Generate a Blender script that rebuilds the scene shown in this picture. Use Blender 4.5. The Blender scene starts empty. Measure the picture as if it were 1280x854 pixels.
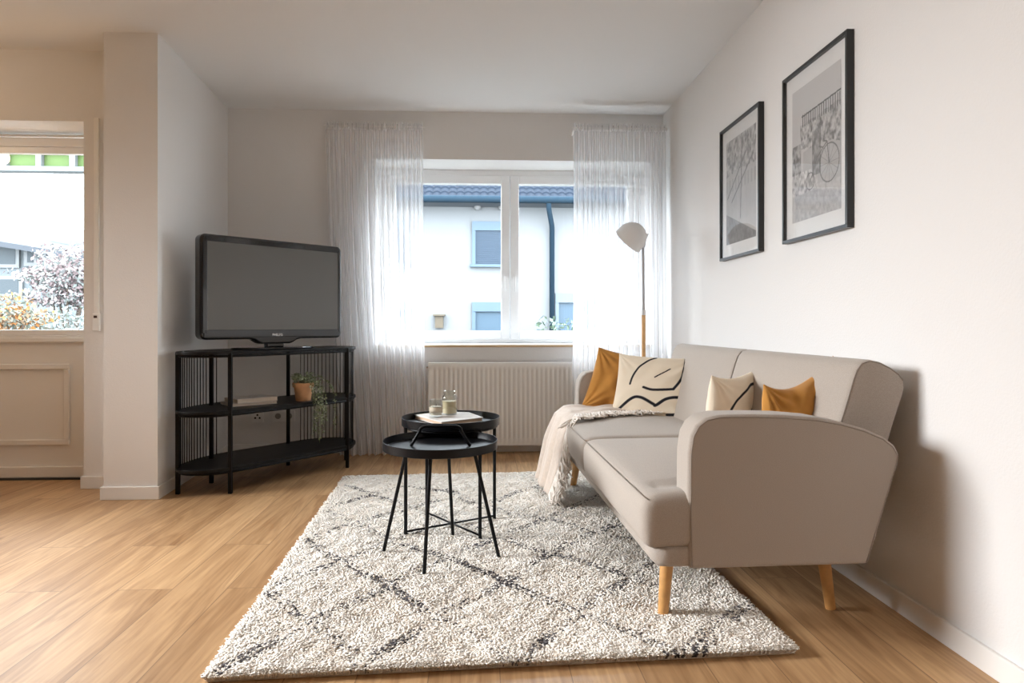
import bpy, bmesh, math, random
import numpy as np
from mathutils import Vector, Matrix
random.seed(7); RNG = np.random.default_rng(7)
SC = bpy.context.scene; COL = SC.collection
PI = math.pi
# ------------------------------------------------------------------ camera
F = 826.0; TH = math.atan(40 / F); H = 0.936; CY = 406.0
cam_d = bpy.data.cameras.new('camera'); cam = bpy.data.objects.new('camera', cam_d); COL.objects.link(cam)
cam.location = (0, 0, H); cam.rotation_euler = (PI / 2, 0, -TH)
cam_d.sensor_width = 36; cam_d.sensor_fit = 'HORIZONTAL'; cam_d.lens = F / 1280 * 36
cam_d.shift_y = -(427 - CY) / 1280; cam_d.clip_start = 0.05; cam_d.clip_end = 200
SC.camera = cam
# ------------------------------------------------------------------ sky (overcast: brighter overhead)
HORIZON = 10.5; ZENITH = 11.5
world = bpy.data.worlds.new('overcast'); SC.world = world; world.use_nodes = True
nt = world.node_tree; nt.nodes.clear()
tc = nt.nodes.new('ShaderNodeTexCoord'); sp = nt.nodes.new('ShaderNodeSeparateXYZ')
mr = nt.nodes.new('ShaderNodeMapRange'); mr.inputs[1].default_value = 0.25; mr.inputs[2].default_value = 0.95
mr.inputs[3].default_value = HORIZON; mr.inputs[4].default_value = ZENITH
bg = nt.nodes.new('ShaderNodeBackground'); bg.inputs[0].default_value = (0.83, 0.925, 1.0, 1)
wo = nt.nodes.new('ShaderNodeOutputWorld')
nt.links.new(tc.outputs['Generated'], sp.inputs[0]); nt.links.new(sp.outputs[2], mr.inputs[0])
nt.links.new(mr.outputs[0], bg.inputs[1]); nt.links.new(bg.outputs[0], wo.inputs[0])
# ------------------------------------------------------------------ lights
def area(name, loc, target, sx, sy, power, color, spread=180, portal=False):
    d = bpy.data.lights.new(name, 'AREA'); d.shape = 'RECTANGLE'; d.size = sx; d.size_y = sy
    d.energy = power; d.color = color; d.spread = math.radians(spread)
    if portal: d.cycles.is_portal = True
    o = bpy.data.objects.new(name, d); COL.objects.link(o); o.location = loc
    v = Vector(target) - Vector(loc); o.rotation_euler = v.to_track_quat('-Z', 'Y').to_euler()
    return o
def point(name, loc, power, color, r=0.1):
    d = bpy.data.lights.new(name, 'POINT'); d.energy = power; d.color = color; d.shadow_soft_size = r
    o = bpy.data.objects.new(name, d); COL.objects.link(o); o.location = loc
area('portal_back', (0.255, 5.30, 1.48), (0.255, 0, 1.48), 2.05, 1.36, 1, (1, 1, 1), portal=True)
area('portal_left', (-2.95, 4.25, 1.45), (-2.95, 0, 1.45), 1.2, 1.1, 1, (1, 1, 1), portal=True)
# daylight of an unseen left window, then an added fill light behind the camera
area('daylight_left_window', (-4.15, 2.60, 1.75), (0.5, 1.95, -0.1), 1.3, 1.2, 44, (0.95, 0.975, 1.0), 66)
area('added_rear_fill', (-0.8, -2.9, 1.5), (-0.2, 3, 1.2), 3.0, 2.0, 1.5, (1.0, 0.97, 0.93))
point('warm_lamp_dining', (-3.75, 2.95, 2.25), 11, (1.0, 0.70, 0.42), 0.06)
point('warm_lamp_rear', (0.55, 0.2, 2.25), 5, (1.0, 0.70, 0.42), 0.08)
SC.view_settings.view_transform = 'Standard'; SC.view_settings.look = 'None'
SC.view_settings.exposure = 0.52; SC.view_settings.gamma = 1.0; SC.view_settings.use_curve_mapping = False
SC.cycles.max_bounces = 10; SC.cycles.diffuse_bounces = 6; SC.cycles.transparent_max_bounces = 24
SC.cycles.sample_clamp_indirect = 6; SC.cycles.use_denoising = True
SC.cycles.caustics_reflective = False; SC.cycles.caustics_refractive = False

# ------------------------------------------------------------------ helpers
def ray(u, v):
    c, s = math.cos(TH), math.sin(TH); a = (u - 640) / F; b = -(v - CY) / F
    return s + a * c, c - a * s, b
def onz(u, v, z=0.0):
    r = ray(u, v); t = (z - H) / r[2]; return Vector((r[0] * t, r[1] * t, z))
def ony(u, v, y):
    r = ray(u, v); t = y / r[1]; return Vector((r[0] * t, y, H + r[2] * t))
def empty(name, loc=(0, 0, 0), rz=0):
    o = bpy.data.objects.new(name, None); COL.objects.link(o); o.location = loc; o.rotation_euler = (0, 0, rz)
    o.empty_display_size = 0.1; return o
def tag(o, label, cat, group=None, kind=None):
    o['label'] = label; o['category'] = cat
    if group: o['group'] = group
    if kind: o['kind'] = kind
    return o
def struct(o): o['kind'] = 'structure'; return o
class MB:
    def __init__(s): s.v = []; s.f = []; s.n = 0; s.c = None
    def add(s, v, f):
        v = np.asarray(v, float).reshape(-1, 3); s.v.append(v); n = s.n
        s.f += [tuple(i + n for i in q) for q in f]; s.n += len(v); return s
    def box(s, lo, hi):
        x0, y0, z0 = lo; x1, y1, z1 = hi
        return s.add([(x0, y0, z0), (x1, y0, z0), (x1, y1, z0), (x0, y1, z0), (x0, y0, z1), (x1, y0, z1), (x1, y1, z1), (x0, y1, z1)],
                     [(0, 3, 2, 1), (4, 5, 6, 7), (0, 1, 5, 4), (1, 2, 6, 5), (2, 3, 7, 6), (3, 0, 4, 7)])
    def tube(s, pts, r, seg=10, cap=True, closed=False):
        pts = [Vector(p) for p in pts]; n = len(pts)
        rs = r if isinstance(r, (list, tuple, np.ndarray)) else [r] * n
        prev = None; V = []
        for i, p in enumerate(pts):
            if closed: t = (pts[(i + 1) % n] - pts[i - 1])
            else: t = pts[min(i + 1, n - 1)] - pts[max(i - 1, 0)]
            t.normalize()
            if prev is None:
                a = Vector((0, 0, 1)) if abs(t.z) < 0.9 else Vector((1, 0, 0)); u = t.cross(a).normalized()
            else: u = (prev - t * prev.dot(t)).normalized()
            prev = u; w = t.cross(u)
            for k in range(seg):
                an = 2 * PI * k / seg; V.append(p + (u * math.cos(an) + w * math.sin(an)) * rs[i])
        Fc = []
        m = n if closed else n - 1
        for i in range(m):
            j = (i + 1) % n
            for k in range(seg):
                Fc.append((i * seg + k, i * seg + (k + 1) % seg, j * seg + (k + 1) % seg, j * seg + k))
        if cap and not closed:
            Fc.append(tuple(range(seg - 1, -1, -1))); Fc.append(tuple((n - 1) * seg + k for k in range(seg)))
        return s.add([tuple(v) for v in V], Fc)
    def lathe(s, prof, seg=40, M=None, closed=False):
        V = []
        for r, z in prof:
            for k in range(seg):
                a = 2 * PI * k / seg; V.append(Vector((r * math.cos(a), r * math.sin(a), z)))
        if M is not None: V = [M @ v for v in V]
        Fc = []; n = len(prof)
        for i in range(n if closed else n - 1):
            j = (i + 1) % n
            for k in range(seg): Fc.append((i * seg + k, i * seg + (k + 1) % seg, j * seg + (k + 1) % seg, j * seg + k))
        if not closed:
            if prof[0][0] > 1e-5: Fc.append(tuple(range(seg - 1, -1, -1)))
            if prof[-1][0] > 1e-5: Fc.append(tuple((n - 1) * seg + k for k in range(seg)))
        return s.add([tuple(v) for v in V], Fc)
    def prism(s, poly, z0, z1, M=None):
        n = len(poly)
        V = [Vector((p[0], p[1], z0)) for p in poly] + [Vector((p[0], p[1], z1)) for p in poly]
        if M is not None: V = [M @ v for v in V]
        return s.add([tuple(v) for v in V], [tuple(range(n - 1, -1, -1)), tuple(range(n, 2 * n))] +
                     [(i, (i + 1) % n, n + (i + 1) % n, n + i) for i in range(n)])
    def grid(s, P, closed_u=False):
        P = np.asarray(P, float); a, b = P.shape[:2]; Fc = []
        for i in range(a - 1):
            for j in range(b - 1):
                Fc.append((i * b + j, i * b + j + 1, (i + 1) * b + j + 1, (i + 1) * b + j))
            if closed_u: Fc.append((i * b + b - 1, i * b, (i + 1) * b, (i + 1) * b + b - 1))
        return s.add(P.reshape(-1, 3), Fc)
    def build(s, name, mat, parent=None, smooth=False, bevel=0, seg=2, subsurf=0, origin=None, colors=None, solid=0, angle=40, weld=False):
        me = bpy.data.meshes.new(name); V = np.concatenate(s.v)
        if origin is None and parent is None:
            origin = ((V[:, 0].min() + V[:, 0].max()) / 2, (V[:, 1].min() + V[:, 1].max()) / 2, V[:, 2].min())
        if origin is not None: V = V - np.array(origin)
        me.from_pydata(V.tolist(), [], s.f)
        if weld:
            bm = bmesh.new(); bm.from_mesh(me); bmesh.ops.remove_doubles(bm, verts=bm.verts, dist=1e-5)
            bmesh.ops.recalc_face_normals(bm, faces=bm.faces); bm.to_mesh(me); bm.free()
        if colors is not None:
            at = me.color_attributes.new('Col', 'FLOAT_COLOR', 'POINT')
            c = np.ones((len(me.vertices), 4), np.float32); c[:, :3] = colors; at.data.foreach_set('color', c.ravel())
        me.validate(); me.update()
        o = bpy.data.objects.new(name, me); COL.objects.link(o)
        if origin is not None: o.location = origin
        if mat: me.materials.append(mat)
        if parent: o.parent = parent
        if bevel:
            m = o.modifiers.new('bevel', 'BEVEL'); m.width = bevel; m.segments = seg; m.limit_method = 'ANGLE'; m.angle_limit = math.radians(35)
            m.harden_normals = False
        if solid:
            m = o.modifiers.new('solid', 'SOLIDIFY'); m.thickness = solid; m.offset = 0
        if subsurf:
            m = o.modifiers.new('sub', 'SUBSURF'); m.levels = subsurf; m.render_levels = subsurf
        if smooth:
            me.polygons.foreach_set('use_smooth', [True] * len(me.polygons))
            if smooth == 'auto': me.set_sharp_from_angle(angle=math.radians(angle))
        return o
def bx(name, lo, hi, mat, parent=None, bevel=0, **k): return MB().box(lo, hi).build(name, mat, parent, bevel=bevel, **k)

def rbox(lo, hi, r, n=(16, 16, 6), crown=(0, 0), deform=None):
    """rounded, slightly crowned upholstery block"""
    lo = np.array(lo, float); hi = np.array(hi, float); c = (lo + hi) / 2; h = (hi - lo) / 2
    bm = bmesh.new(); V = []; Fc = []
    idx = {}
    def vid(i, j, k):
        key = (i, j, k)
        if key not in idx:
            idx[key] = len(V)
            p = []
            for a, nn in zip((i, j, k), n):
                t = a / nn * 2 - 1; t = math.sin(t * PI / 2) * 0.35 + t * 0.65; p.append(t)
            V.append(p)
        return idx[key]
    nx, ny, nz = n
    for i in range(nx):
        for j in range(ny):
            Fc.append((vid(i, j, 0), vid(i, j + 1, 0), vid(i + 1, j + 1, 0), vid(i + 1, j, 0)))
            Fc.append((vid(i, j, nz), vid(i + 1, j, nz), vid(i + 1, j + 1, nz), vid(i, j + 1, nz)))
    for i in range(nx):
        for k in range(nz):
            Fc.append((vid(i, 0, k), vid(i + 1, 0, k), vid(i + 1, 0, k + 1), vid(i, 0, k + 1)))
            Fc.append((vid(i, ny, k), vid(i, ny, k + 1), vid(i + 1, ny, k + 1), vid(i + 1, ny, k)))
    for j in range(ny):
        for k in range(nz):
            Fc.append((vid(0, j, k), vid(0, j, k + 1), vid(0, j + 1, k + 1), vid(0, j + 1, k)))
            Fc.append((vid(nx, j, k), vid(nx, j + 1, k), vid(nx, j + 1, k + 1), vid(nx, j, k + 1)))
    bm.free()
    T = np.array(V); P = T * h
    inner = np.clip(P, -(h - r), h - r); d = P - inner; L = np.linalg.norm(d, axis=1, keepdims=True)
    # push surface points outside the inner box onto the rounded shell
    m = np.abs(P) > (h - r) - 1e-9
    s_ = np.where(L > 1e-9, d / np.maximum(L, 1e-9) * r, 0)
    P = inner + np.where(L > 1e-9, s_, 0)
    top = (T[:, 2] > 0)
    cr = (1 - T[:, 0] ** 2) * (1 - T[:, 1] ** 2)
    P[:, 2] += np.where(T[:, 2] > 0, crown[0], -crown[1]) * cr * np.abs(T[:, 2])
    P = P + c
    if deform is not None: P = deform(P)
    b = MB(); b.add(P, Fc); return b

# ------------------------------------------------------------------ materials
def new_mat(name):
    m = bpy.data.materials.new(name); m.use_nodes = True; return m, m.node_tree, m.node_tree.nodes['Principled BSDF']
def pmat(name, col, rough=0.5, metal=0, spec=0.5, bump=0, bscale=200, bdist=0.001, var=0, vscale=5, sheen=0, attr=False, coat=0, translucent=0):
    m, t, p = new_mat(name)
    p.inputs['Base Color'].default_value = (*col, 1); p.inputs['Roughness'].default_value = rough
    p.inputs['Metallic'].default_value = metal; p.inputs['Specular IOR Level'].default_value = spec
    if sheen: p.inputs['Sheen Weight'].default_value = sheen; p.inputs['Sheen Roughness'].default_value = 0.5
    if coat: p.inputs['Coat Weight'].default_value = coat
    tcn = t.nodes.new('ShaderNodeTexCoord')
    if attr:
        a = t.nodes.new('ShaderNodeAttribute'); a.attribute_name = 'Col'; t.links.new(a.outputs[0], p.inputs['Base Color'])
    if var:
        n = t.nodes.new('ShaderNodeTexNoise'); n.inputs['Scale'].default_value = vscale; n.inputs['Detail'].default_value = 4
        t.links.new(tcn.outputs['Object'], n.inputs['Vector'])
        mx = t.nodes.new('ShaderNodeMix'); mx.data_type = 'RGBA'; mx.blend_type = 'MULTIPLY'; mx.inputs[0].default_value = 1
        cr = t.nodes.new('ShaderNodeMapRange'); cr.inputs[1].default_value = 0.3; cr.inputs[2].default_value = 0.7
        cr.inputs[3].default_value = 1 - var; cr.inputs[4].default_value = 1 + var
        t.links.new(n.outputs[0], cr.inputs[0])
        if attr: t.links.new(a.outputs[0], mx.inputs[6])
        else: mx.inputs[6].default_value = (*col, 1)
        t.links.new(cr.outputs[0], mx.inputs[7]); t.links.new(mx.outputs[2], p.inputs['Base Color'])
    if bump:
        n = t.nodes.new('ShaderNodeTexNoise'); n.inputs['Scale'].default_value = bscale; n.inputs['Detail'].default_value = 3
        b = t.nodes.new('ShaderNodeBump'); b.inputs['Strength'].default_value = bump; b.inputs['Distance'].default_value = bdist
        t.links.new(tcn.outputs['Object'], n.inputs['Vector']); t.links.new(n.outputs[0], b.inputs['Height'])
        t.links.new(b.outputs[0], p.inputs['Normal'])
    return m
def glass_mat(name, tint=(1, 1, 1), boost=1.0):
    m = bpy.data.materials.new(name); m.use_nodes = True; t = m.node_tree; t.nodes.clear()
    o = t.nodes.new('ShaderNodeOutputMaterial'); mx = t.nodes.new('ShaderNodeMixShader')
    tr = t.nodes.new('ShaderNodeBsdfTransparent'); tr.inputs[0].default_value = (*tint, 1)
    g = t.nodes.new('ShaderNodeBsdfGlossy'); g.inputs['Roughness'].default_value = 0.01
    fr = t.nodes.new('ShaderNodeFresnel'); fr.inputs[0].default_value = 1.45
    ge = t.nodes.new('ShaderNodeNewGeometry'); sb_ = t.nodes.new('ShaderNodeMath'); sb_.operation = 'SUBTRACT'; sb_.inputs[0].default_value = boost
    ml = t.nodes.new('ShaderNodeMath'); ml.operation = 'MULTIPLY'; ml.inputs[1].default_value = boost; t.links.new(ge.outputs['Backfacing'], ml.inputs[0])
    t.links.new(ml.outputs[0], sb_.inputs[1])
    mu = t.nodes.new('ShaderNodeMath'); mu.operation = 'MULTIPLY'; mu.use_clamp = True
    t.links.new(fr.outputs[0], mu.inputs[0]); t.links.new(sb_.outputs[0], mu.inputs[1]); t.links.new(mu.outputs[0], mx.inputs[0])
    t.links.new(tr.outputs[0], mx.inputs[1]); t.links.new(g.outputs[0], mx.inputs[2]); t.links.new(mx.outputs[0], o.inputs[0])
    return m
def sheer_mat(name, trans=0.5):
    m = bpy.data.materials.new(name); m.use_nodes = True; t = m.node_tree; t.nodes.clear()
    o = t.nodes.new('ShaderNodeOutputMaterial'); m1 = t.nodes.new('ShaderNodeMixShader'); m2 = t.nodes.new('ShaderNodeMixShader')
    tr = t.nodes.new('ShaderNodeBsdfTransparent'); tl = t.nodes.new('ShaderNodeBsdfTranslucent'); df = t.nodes.new('ShaderNodeBsdfDiffuse')
    tl.inputs[0].default_value = (0.98, 0.98, 0.99, 1); df.inputs[0].default_value = (0.93, 0.92, 0.92, 1)
    m2.inputs[0].default_value = 0.35
    lw = t.nodes.new('ShaderNodeLayerWeight'); lw.inputs[0].default_value = 0.35
    mp = t.nodes.new('ShaderNodeMapRange'); mp.inputs[3].default_value = 1 - trans; mp.inputs[4].default_value = 0.97
    t.links.new(lw.outputs['Facing'], mp.inputs[0]); t.links.new(mp.outputs[0], m1.inputs[0])
    t.links.new(tl.outputs[0], m2.inputs[1]); t.links.new(df.outputs[0], m2.inputs[2])
    t.links.new(tr.outputs[0], m1.inputs[1]); t.links.new(m2.outputs[0], m1.inputs[2]); t.links.new(m1.outputs[0], o.inputs[0])
    return m
def fabric_mat(name, col, var=0.12, scale=900, bump=0.35):
    m, t, p = new_mat(name); p.inputs['Roughness'].default_value = 0.9; p.inputs['Specular IOR Level'].default_value = 0.15
    p.inputs['Sheen Weight'].default_value = 0.15; p.inputs['Sheen Roughness'].default_value = 0.5
    tcn = t.nodes.new('ShaderNodeTexCoord')
    n = t.nodes.new('ShaderNodeTexNoise'); n.inputs['Scale'].default_value = scale * 0.45; n.inputs['Detail'].default_value = 2
    mpn = t.nodes.new('ShaderNodeMapping'); mpn.inputs['Scale'].default_value = (1, 1, 2.2)
    t.links.new(tcn.outputs['Object'], mpn.inputs[0]); t.links.new(mpn.outputs[0], n.inputs['Vector'])
    r = t.nodes.new('ShaderNodeMapRange'); r.inputs[1].default_value = 0.3; r.inputs[2].default_value = 0.7
    r.inputs[3].default_value = 1 - var; r.inputs[4].default_value = 1 + var
    mx = t.nodes.new('ShaderNodeMix'); mx.data_type = 'RGBA'; mx.blend_type = 'MULTIPLY'; mx.inputs[0].default_value = 1
    mx.inputs[6].default_value = (*col, 1); t.links.new(n.outputs[0], r.inputs[0]); t.links.new(r.outputs[0], mx.inputs[7])
    t.links.new(mx.outputs[2], p.inputs['Base Color'])
    b = t.nodes.new('ShaderNodeBump'); b.inputs['Strength'].default_value = bump; b.inputs['Distance'].default_value = 0.0006
    t.links.new(n.outputs[0], b.inputs['Height']); t.links.new(b.outputs[0], p.inputs['Normal'])
    return m
def wood_floor():
    m, t, p = new_mat('oak_planks'); L = t.links
    tcn = t.nodes.new('ShaderNodeTexCoord'); mp = t.nodes.new('ShaderNodeMapping'); mp.inputs['Rotation'].default_value = (0, 0, PI / 2)
    L.new(tcn.outputs['Object'], mp.inputs[0])
    br = t.nodes.new('ShaderNodeTexBrick'); br.inputs['Scale'].default_value = 1; br.inputs['Mortar Size'].default_value = 0.0018
    br.inputs['Mortar Smooth'].default_value = 0.3; br.inputs['Brick Width'].default_value = 1.28; br.inputs['Row Height'].default_value = 0.19
    br.offset = 0.37; br.offset_frequency = 2
    br.inputs['Color1'].default_value = (0, 0, 0, 1); br.inputs['Color2'].default_value = (1, 1, 1, 1); br.inputs['Mortar'].default_value = (0.5, 0.5, 0.5, 1)
    L.new(mp.outputs[0], br.inputs['Vector'])
    # plank-dependent offset of the grain
    cm = t.nodes.new('ShaderNodeVectorMath'); cm.operation = 'SCALE'; cm.inputs['Scale'].default_value = 7.3
    L.new(br.outputs['Color'], cm.inputs[0])
    ad = t.nodes.new('ShaderNodeVectorMath'); ad.operation = 'ADD'; L.new(tcn.outputs['Object'], ad.inputs[0]); L.new(cm.outputs[0], ad.inputs[1])
    st = t.nodes.new('ShaderNodeMapping'); st.inputs['Scale'].default_value = (9, 0.9, 1); L.new(ad.outputs[0], st.inputs[0])
    n1 = t.nodes.new('ShaderNodeTexNoise'); n1.inputs['Scale'].default_value = 1.0; n1.inputs['Detail'].default_value = 5; n1.inputs['Distortion'].default_value = 1.2
    L.new(st.outputs[0], n1.inputs['Vector'])
    st2 = t.nodes.new('ShaderNodeMapping'); st2.inputs['Scale'].default_value = (90, 4, 1); L.new(ad.outputs[0], st2.inputs[0])
    n2 = t.nodes.new('ShaderNodeTexNoise'); n2.inputs['Scale'].default_value = 1.0; n2.inputs['Detail'].default_value = 3; L.new(st2.outputs[0], n2.inputs['Vector'])
    sn = t.nodes.new('ShaderNodeMath'); sn.operation = 'MULTIPLY'; sn.inputs[1].default_value = 38; L.new(n1.outputs[0], sn.inputs[0])
    si = t.nodes.new('ShaderNodeMath'); si.operation = 'SINE'; L.new(sn.outputs[0], si.inputs[0])
    def scale(inp, k):
        q = t.nodes.new('ShaderNodeMath'); q.operation = 'MULTIPLY'; q.inputs[1].default_value = k; L.new(inp, q.inputs[0]); return q.outputs[0]
    def add(a, b):
        q = t.nodes.new('ShaderNodeMath'); q.operation = 'ADD'; L.new(a, q.inputs[0])
        if isinstance(b, float): q.inputs[1].default_value = b
        else: L.new(b, q.inputs[1])
        return q.outputs[0]
    g = add(add(scale(n1.outputs[0], 0.55), scale(si.outputs[0], 0.055)), scale(n2.outputs[0], 0.42))
    sepb = t.nodes.new('ShaderNodeSeparateColor'); L.new(br.outputs['Color'], sepb.inputs[0])
    g = add(g, scale(sepb.outputs[0], 0.18))
    ramp = t.nodes.new('ShaderNodeValToRGB'); e = ramp.color_ramp.elements
    e[0].position = 0.30; e[0].color = FLOOR_D; e[1].position = 0.85; e[1].color = FLOOR_L
    L.new(g, ramp.inputs[0])
    mx = t.nodes.new('ShaderNodeMix'); mx.data_type = 'RGBA'; mx.inputs[7].default_value = (0.13, 0.07, 0.035, 1)
    fc = scale(br.outputs['Fac'], 0.7); L.new(fc, mx.inputs[0]); L.new(ramp.outputs[0], mx.inputs[6])
    L.new(mx.outputs[2], p.inputs['Base Color'])
    p.inputs['Roughness'].default_value = 0.42; p.inputs['Specular IOR Level'].default_value = 0.4
    b = t.nodes.new('ShaderNodeBump'); b.inputs['Strength'].default_value = 0.25; b.inputs['Distance'].default_value = 0.0008
    L.new(g, b.inputs['Height']); L.new(b.outputs[0], p.inputs['Normal'])
    return m
FLOOR_D = (0.25, 0.125, 0.050, 1); FLOOR_L = (0.62, 0.395, 0.205, 1)
M_floor = wood_floor()
M_wall = pmat('plaster', (0.78, 0.765, 0.75), 0.95, spec=0.1, bump=0.35, bscale=140, bdist=0.0025)
M_ceil = pmat('ceiling_paint', (0.80, 0.795, 0.79), 0.95, spec=0.1)
M_white = pmat('white_lacquer', (0.82, 0.81, 0.79), 0.45)
M_pvc = pmat('white_pvc', (0.86, 0.86, 0.86), 0.35)
M_trim = pmat('trim_white', (0.83, 0.81, 0.78), 0.5)
M_black = pmat('black_metal', (0.004, 0.004, 0.005), 0.45, spec=0.2)
M_tray = pmat('black_tray', (0.004, 0.0045, 0.006), 0.33, spec=0.28)
M_blackgloss = pmat('black_gloss', (0.008, 0.008, 0.010), 0.10, spec=0.7, coat=0.3)
M_screen = pmat('matte_screen', (0.10, 0.10, 0.092), 0.28, spec=0.9)  # grey haze of the reflected room put into the base colour
M_chrome = pmat('silver', (0.7, 0.7, 0.72), 0.25, metal=1)
M_sofa = fabric_mat('sofa_weave', (0.405, 0.355, 0.31))
M_sofa_pipe = fabric_mat('sofa_piping', (0.31, 0.27, 0.235))
M_legwood = pmat('beech', (0.58, 0.30, 0.10), 0.45, var=0.15, vscale=30)
M_mustard = pmat('mustard_linen', (0.50, 0.235, 0.055), 0.9, spec=0.1, sheen=0.2, bump=0.4, bscale=500, bdist=0.0006, var=0.1, vscale=12)
M_canvas = pmat('canvas_print', (1, 1, 1), 0.92, spec=0.1, attr=True, bump=0.25, bscale=500, bdist=0.0005)
M_throw = pmat('throw_wool', (0.66, 0.56, 0.48), 0.95, spec=0.1, sheen=0.2, bump=0.5, bscale=350, bdist=0.001, var=0.06, vscale=60)
M_fringe = pmat('throw_fringe', (0.82, 0.76, 0.70), 0.95, spec=0.1)
M_glass = glass_mat('window_glass')
M_picglass = glass_mat('picture_glass', (0.98, 0.98, 0.98), 1.3)
M_paper = pmat('paper', (0.78, 0.77, 0.75), 0.8)
M_sheer = sheer_mat('sheer_voile', 0.52)
M_sheer_hem = sheer_mat('sheer_voile_heading', 0.25)

# ------------------------------------------------------------------ setting
XR = 1.367; YB = 4.876; ZC = 2.502; XL2 = -1.822; PX = -1.728; PY = 3.634; PXL = -2.01; YREC = 3.89; YD = 4.13
XFAR = -4.3; YREAR = -3.0
struct(bx('floor', (XFAR - .1, YREAR - .1, -0.1), (XR + 0.1, YB + 0.45, 0), M_floor))
struct(bx('ceiling', (XFAR - .1, YREAR - .1, ZC), (XR + 0.1, YB + 0.45, ZC + 0.15), M_ceil))
struct(bx('wall_right', (XR, YREAR, 0), (XR + 0.12, YB + 0.40, ZC), M_wall))
M_wallr = pmat('unseen_wall_dark', (0.42, 0.38, 0.34), 0.9)  # unseen walls kept dark so they throw little light back into the room
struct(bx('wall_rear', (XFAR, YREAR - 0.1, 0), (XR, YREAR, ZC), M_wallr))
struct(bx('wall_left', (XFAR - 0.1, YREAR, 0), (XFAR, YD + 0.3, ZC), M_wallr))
# back wall with the window opening
WX0, WX1, WZ0, WZ1 = -0.768, 1.278, 0.79, 2.152; YW = 5.20
wb = MB(); x0 = XL2 - 0.05; yb1 = YB + 0.42
wb.box((x0, YB, 0), (WX0, yb1, ZC)); wb.box((WX1, YB, 0), (XR, yb1, ZC))
wb.box((WX0, YB, 0), (WX1, yb1, WZ0 - 0.02)); wb.box((WX0, YB, WZ1), (WX1, yb1, ZC))
struct(wb.build('wall_back', M_wall))
# pier with its slightly splayed side, and the recessed door wall to the left
pw = MB(); pw.prism([(PXL, PY), (PX, PY), (XL2, YB), (XL2, YB + .42), (PXL, YB + .42)], 0, ZC)
struct(pw.build('wall_pier', M_wall))
DX1 = -2.262; DZ1 = 2.098; DX0 = -3.35
dw = MB(); dw.box((DX1, YREC, 0), (PXL, YD + 0.2, ZC)); dw.box((DX0, YREC, DZ1), (DX1, YD + 0.2, ZC)); dw.box((XFAR, YREC, 0), (DX0, YD + 0.2, ZC))
struct(dw.build('wall_recess', M_wall))
# baseboards
BH = 0.07; BT = 0.013
struct(MB().box((XR - BT, YREAR, 0), (XR, YB, BH)).build('baseboard_right', M_trim, bevel=0.003))
struct(MB().box((XL2, YB - BT, 0), (XR, YB, BH)).build('baseboard_back', M_trim, bevel=0.003))
bp = MB(); bp.prism([(PXL - BT, PY - BT), (PX + BT, PY - BT), (XL2 + BT, YB), (XL2, YB), (PX, PY), (PXL, PY), (PXL, YREC), (PXL - BT, YREC)], 0, BH)
struct(bp.build('baseboard_pier', M_trim, bevel=0.003))
struct(MB().box((DX1 - 0.012, YREC - BT, 0), (PXL - BT - 0.001, YREC, BH)).build('baseboard_recess', M_trim, bevel=0.003))
# ---- window_1
w1 = struct(empty('window_1', ((WX0 + WX1) / 2, YW, WZ0))); L0 = np.array(w1.location)
def wbx(b, lo, hi): b.box(np.array(lo) - L0, np.array(hi) - L0)
fr = MB(); FW = 0.055
wbx(fr, (WX0, YW - .005, WZ0), (WX0 + FW, YW + 0.07, WZ1)); wbx(fr, (WX1 - FW, YW - .005, WZ0), (WX1, YW + 0.07, WZ1))
wbx(fr, (WX0 + FW, YW - .005, WZ0), (WX1 - FW, YW + 0.07, WZ0 + FW * .7)); wbx(fr, (WX0 + FW, YW - .005, WZ1 - FW), (WX1 - FW, YW + 0.07, WZ1))
fr.build('window_frame', M_pvc, w1, bevel=0.004)
XM = 0.236
def sash(xa, xb, za, zb, hx):
    s = MB(); w = 0.068
    wbx(s, (xa, YW - 0.02, za), (xa + w, YW + 0.05, zb)); wbx(s, (xb - w, YW - 0.02, za), (xb, YW + 0.05, zb))
    wbx(s, (xa + w, YW - 0.02, za), (xb - w, YW + 0.05, za + w)); wbx(s, (xa + w, YW - 0.02, zb - w), (xb - w, YW + 0.05, zb))
    so = s.build('sash', M_pvc, w1, bevel=0.006, seg=3)
    g = MB(); wbx(g, (xa + w, YW + 0.012, za + w), (xb - w, YW + 0.016, zb - w)); g.build('pane', M_glass, so)
    h = MB(); zc = 1.31
    wbx(h, (hx - 0.011, YW - 0.032, zc - 0.03), (hx + 0.011, YW - 0.02, zc + 0.035))
    h.tube([np.array((hx, YW - 0.03, zc)) - L0, np.array((hx, YW - 0.062, zc)) - L0, np.array((hx, YW - 0.065, zc - 0.02)) - L0, np.array((hx, YW - 0.062, zc - 0.115)) - L0], 0.007, 8)
    h.build('handle', M_pvc, so, smooth='auto')
sash(WX0 + FW * .75, XM - 0.002, WZ0 + FW * .55, WZ1 - FW * .8, XM - 0.036)
sash(XM + 0.002, WX1 - FW * .75, WZ0 + FW * .55, WZ1 - FW * .8, XM + 0.036)
M_sillwood = pmat('sill_edge', (0.62, 0.45, 0.28), 0.5)
struct(MB().box((WX0 + .001, YB - 0.012, WZ0 - 0.018), (WX1 - .001, YW, WZ0 - .001)).build('trim_1', M_pvc, bevel=0.002)); struct(MB().box((WX0, YB - 0.020, WZ0 - 0.020), (WX1, YB - .012, WZ0 - .001)).build('trim_2', M_sillwood, bevel=0.002))
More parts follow.
